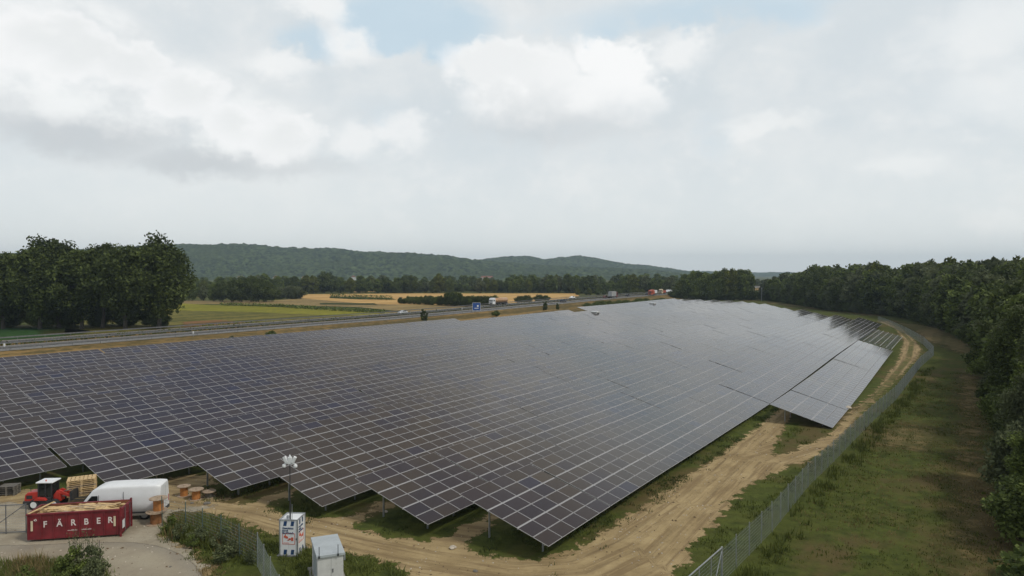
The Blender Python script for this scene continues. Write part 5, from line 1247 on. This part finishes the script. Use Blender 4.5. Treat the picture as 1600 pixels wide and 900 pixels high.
# weeds in front of the container
for i, (px, by, ty, k, lb) in enumerate([(118, 905, 852, 'wd0', 'leafy green bush at the bottom left in front of the container'), (138, 900, 850, 'wd1', 'airy tall weed with small leaves in front of the container'), (98, 912, 868, 'wd0', 'low green bush left of the airy weed at the bottom edge'), (150, 915, 870, 'wd1', 'small weed at the right side of the bottom left bushes'), (40, 915, 882, 'wd0', 'small weed clump at the bottom left corner')]):
    p = G(px, by); plant_shrub(k, p.x, p.y, (by - ty) / F * p.y, lb, None, 'weed', sx=1.0, rnd=rnd, name='weed_bush')
wl = ['left end', 'left part', 'middle', 'right part', 'right end']
for i, (px, by) in enumerate([(268, 832), (282, 842), (296, 836), (312, 850), (326, 842), (342, 858), (352, 846), (366, 868), (380, 860), (392, 880), (300, 856), (350, 880)]):
    p = G(px, by); plant_shrub('wd%d' % (i % 2), p.x, p.y, rnd.uniform(.7, 1.15), 'leafy weed clump among the tall grass between yard and wire fence', 'leafy weeds by the wire fence', 'weed', sx=1.2, rnd=rnd, name='weed_bush')
def stalk(px, by, ty, label, seed, wd=.35):
    rq = np.random.default_rng(seed); p = G(px, by); h = (by - ty) / F * p.y; o = empty('tall_weed', p, 0, label, 'weed', 'airy weeds in front of the container')
    st = MB(); L = []
    for i in range(7):
        a = rq.uniform(0, 6.28); r_ = rq.uniform(.1, wd); q = Vector((math.cos(a) * r_, math.sin(a) * r_, h * rq.uniform(.7, 1))); st.tube((0, 0, 0), q, .012, .004, 4)
        for t in np.linspace(.25, 1, 26): L.append(np.array(q * float(t)) + rq.normal(0, .05, 3))
    st.build('stem', M['leafgrey'], o); L = np.array(L); ob = link('foliage', leaves_mesh('foliage', L, .045, M['leafgrey'], rq, rq.random(len(L)))); adopt(ob, o)
for i, (px, by, ty) in enumerate([(112, 900, 822), (126, 905, 818), (140, 902, 815), (152, 905, 835)]): stalk(px, by, ty, ['airy weed before the letters, leftmost of four', 'airy weed before the letters, second of four from the left', 'tallest airy weed before the letters, third from the left', 'airy weed nearest the thin post, rightmost of four'][i], 50 + i)
p = G(155.5, 884); MB_ = MB().tube((0, 0, 0), (0, 0, 1.55), .02).build('thin_post', M['woodold']); MB_.location = p; tag(MB_, 'thin dark rod standing at the edge of the gravel pad', 'post')
# bank vegetation on the far motorway verge
for i in range(30):
    t = i / 29; px = 925 + t * 110; p = W(0, 0); u_ = place_lane(px, 152); q = W(u_, 152 + rnd.uniform(-3, 4), 1.0)
    plant_shrub(rnd.choice(['sh1', 'sh2', 'sh1']), q.x, q.y, rnd.uniform(1.8, 3.4), 'low green scrub bush on the far motorway bank', 'scrub on the far bank', rnd=rnd, sx=1.6)
# central reservation scrub
rngm = np.random.default_rng(12); n = 9000; um = rngm.uniform(-60, 560, n); vm = rngm.normal((V1 + V2) / 2, .55, n); zz = np.array([hz(x) for x in um]) + np.abs(rngm.normal(0, .35, n))
pts = np.column_stack([um * A.x + vm * N.x, um * A.y + vm * N.y, zz]); tag(link('median_scrub', leaves_mesh('median_scrub', pts, .3, M['leafdark'], rngm, rngm.random(n))), 'dark low scrub growing on the central strip of the motorway', 'scrub', kind='stuff')
# maize edges give the fields some height
def crop_band(name, pxs, wdt, hgt, dens, mat, label, seed):
    rq = np.random.default_rng(seed); P = []
    for a, b in zip(pxs[:-1], pxs[1:]):
        a, b = G(*a), G(*b); L = (b - a).length; n = int(L * dens); t = rq.random(n)
        P.append(np.column_stack([a.x + (b.x - a.x) * t, a.y + (b.y - a.y) * t + rq.uniform(0, wdt, n), np.abs(rq.uniform(0, hgt, n))]))
    P = np.concatenate(P); tag(link(name, leaves_mesh(name, P, .45, mat, rq, rq.random(len(P)))), label, 'crop', kind='stuff')
crop_band('crop_edge', [(340, 477.5), (430, 480), (525, 486), (600, 490)], 5, 1.6, 14, M['leaf'], 'dark edge of the tall crop along the yellow field', 1)
crop_band('hedge_strip', [(515, 466), (560, 467.5), (612, 469)], 6, 3.0, 18, M['leaf'], 'low green hedge strip in the wheat field', 2)
crop_band('verge_scrub', [(285, 520), (330, 515), (400, 509)], 10, 1.5, 10, M['leafyel'], 'orange-green weeds beside the motorway below the yellow field', 3)

def pebbles(name, polys, n_, s0_, s1_, mat, label, seed, holes=()):
    rq = np.random.default_rng(seed); V = np.array(polys[0]); lo_, hi_ = V.min(0), V.max(0); P = rq.uniform(lo_, hi_, (n_ * 12, 2)); P = P[poly_sd(P, V) > .3]
    for h_ in holes: P = P[poly_sd(P, h_) < 0]
    P = P[(np.hypot(P[:, 0], P[:, 1]) < 110)][:n_]; n = len(P); sz = s0_ + (s1_ - s0_) * rq.random(n) ** 3
    oc = np.array([(1, 0, 0), (-1, 0, 0), (0, 1, 0), (0, -1, 0), (0, 0, .6), (0, 0, -.6)], float); a = rq.uniform(0, 6.28, n); ca_, sa_ = np.cos(a), np.sin(a)
    Q = oc[None] * rq.uniform(.6, 1.2, (n, 6, 1)) * sz[:, None, None]; X_ = Q[..., 0] * ca_[:, None] - Q[..., 1] * sa_[:, None] * .7; Y_ = Q[..., 0] * sa_[:, None] + Q[..., 1] * ca_[:, None] * .7
    C_ = np.stack([X_ + P[:, None, 0], Y_ + P[:, None, 1], Q[..., 2] + .015], -1).reshape(-1, 3)
    f0 = np.array([(0, 2, 4), (2, 1, 4), (1, 3, 4), (3, 0, 4)]); Fc = (f0[None] + (np.arange(n) * 6)[:, None, None]).reshape(-1, 3)
    me = bpy.data.meshes.new(name); me.from_pydata(C_.tolist(), [], Fc.tolist()); me.materials.append(mat); tag(link(name, me), label, 'stones', kind='stuff')
pebbles('pebbles', [PX(track_main)], 5200, .025, .11, M['stone'], 'pale pebbles strewn over the sandy dirt track', 3)
pebbles('soil_clods', [PX(track_main)], 2600, .03, .15, M['soil'], 'brown soil clods strewn over the sandy dirt track', 4)
# stones and scraps on the dirt
for i, (px, py, s, lb) in enumerate([(300, 786.5, .16, 'small dark clod on the yard right of the drums'), (323, 787.5, .28, 'dark clod on the yard below the drums'), (707, 857, .30, 'pale stone block at the edge of the shaded grass'), (603, 800, .2, 'pale scrap under the second table'), (266, 886, .10, 'small dark stone on the gravel pad'), (1325, 638, .55, 'pale board lying beside the short row and the fence track'), (568, 908, .22, 'white sack on the ground at the bottom edge right of the shed'), (743, 893, .18, 'brown clod on the dirt track near the bottom edge')]):
    p = G(px, py); bm = bmesh.new(); bmesh.ops.create_icosphere(bm, subdivisions=2, radius=1); rq = random.Random(i)
    for v_ in bm.verts: v_.co *= rq.uniform(.8, 1.15)
    me = bpy.data.meshes.new('stone'); bm.to_mesh(me); bm.free(); me.materials.append(M['stone'] if 'pale' in lb or 'white' in lb else M['woodold']); o = link('stone' if 'board' not in lb and 'sack' not in lb else ('board' if 'board' in lb else 'sack'), me)
    o.location = (p.x, p.y, s * .2); o.scale = (s * (1.8 if 'board' in lb else 1), s * .8, s * .35); o.rotation_euler = (0, 0, rq.uniform(0, 3)); tag(o, lb, o.name.split('.')[0])

# ------------------------------------------------------------------ haze
def haze():
    m = bpy.data.materials.new('haze'); m.use_nodes = True; t = m.node_tree; t.nodes.clear(); o = t.nodes.new('ShaderNodeOutputMaterial'); v_ = t.nodes.new('ShaderNodeVolumePrincipled')
    v_.inputs['Color'].default_value = (.68, .86, 1.0, 1); v_.inputs['Density'].default_value = .00013; v_.inputs['Anisotropy'].default_value = .2; t.links.new(v_.outputs[0], o.inputs['Volume'])
    b = MB().box(-6520, 6520, -320, 6520, -1.0, 190); ob = b.build('haze', m); tag(ob, 'pale even summer haze over the whole valley', 'haze', kind='stuff')
haze()
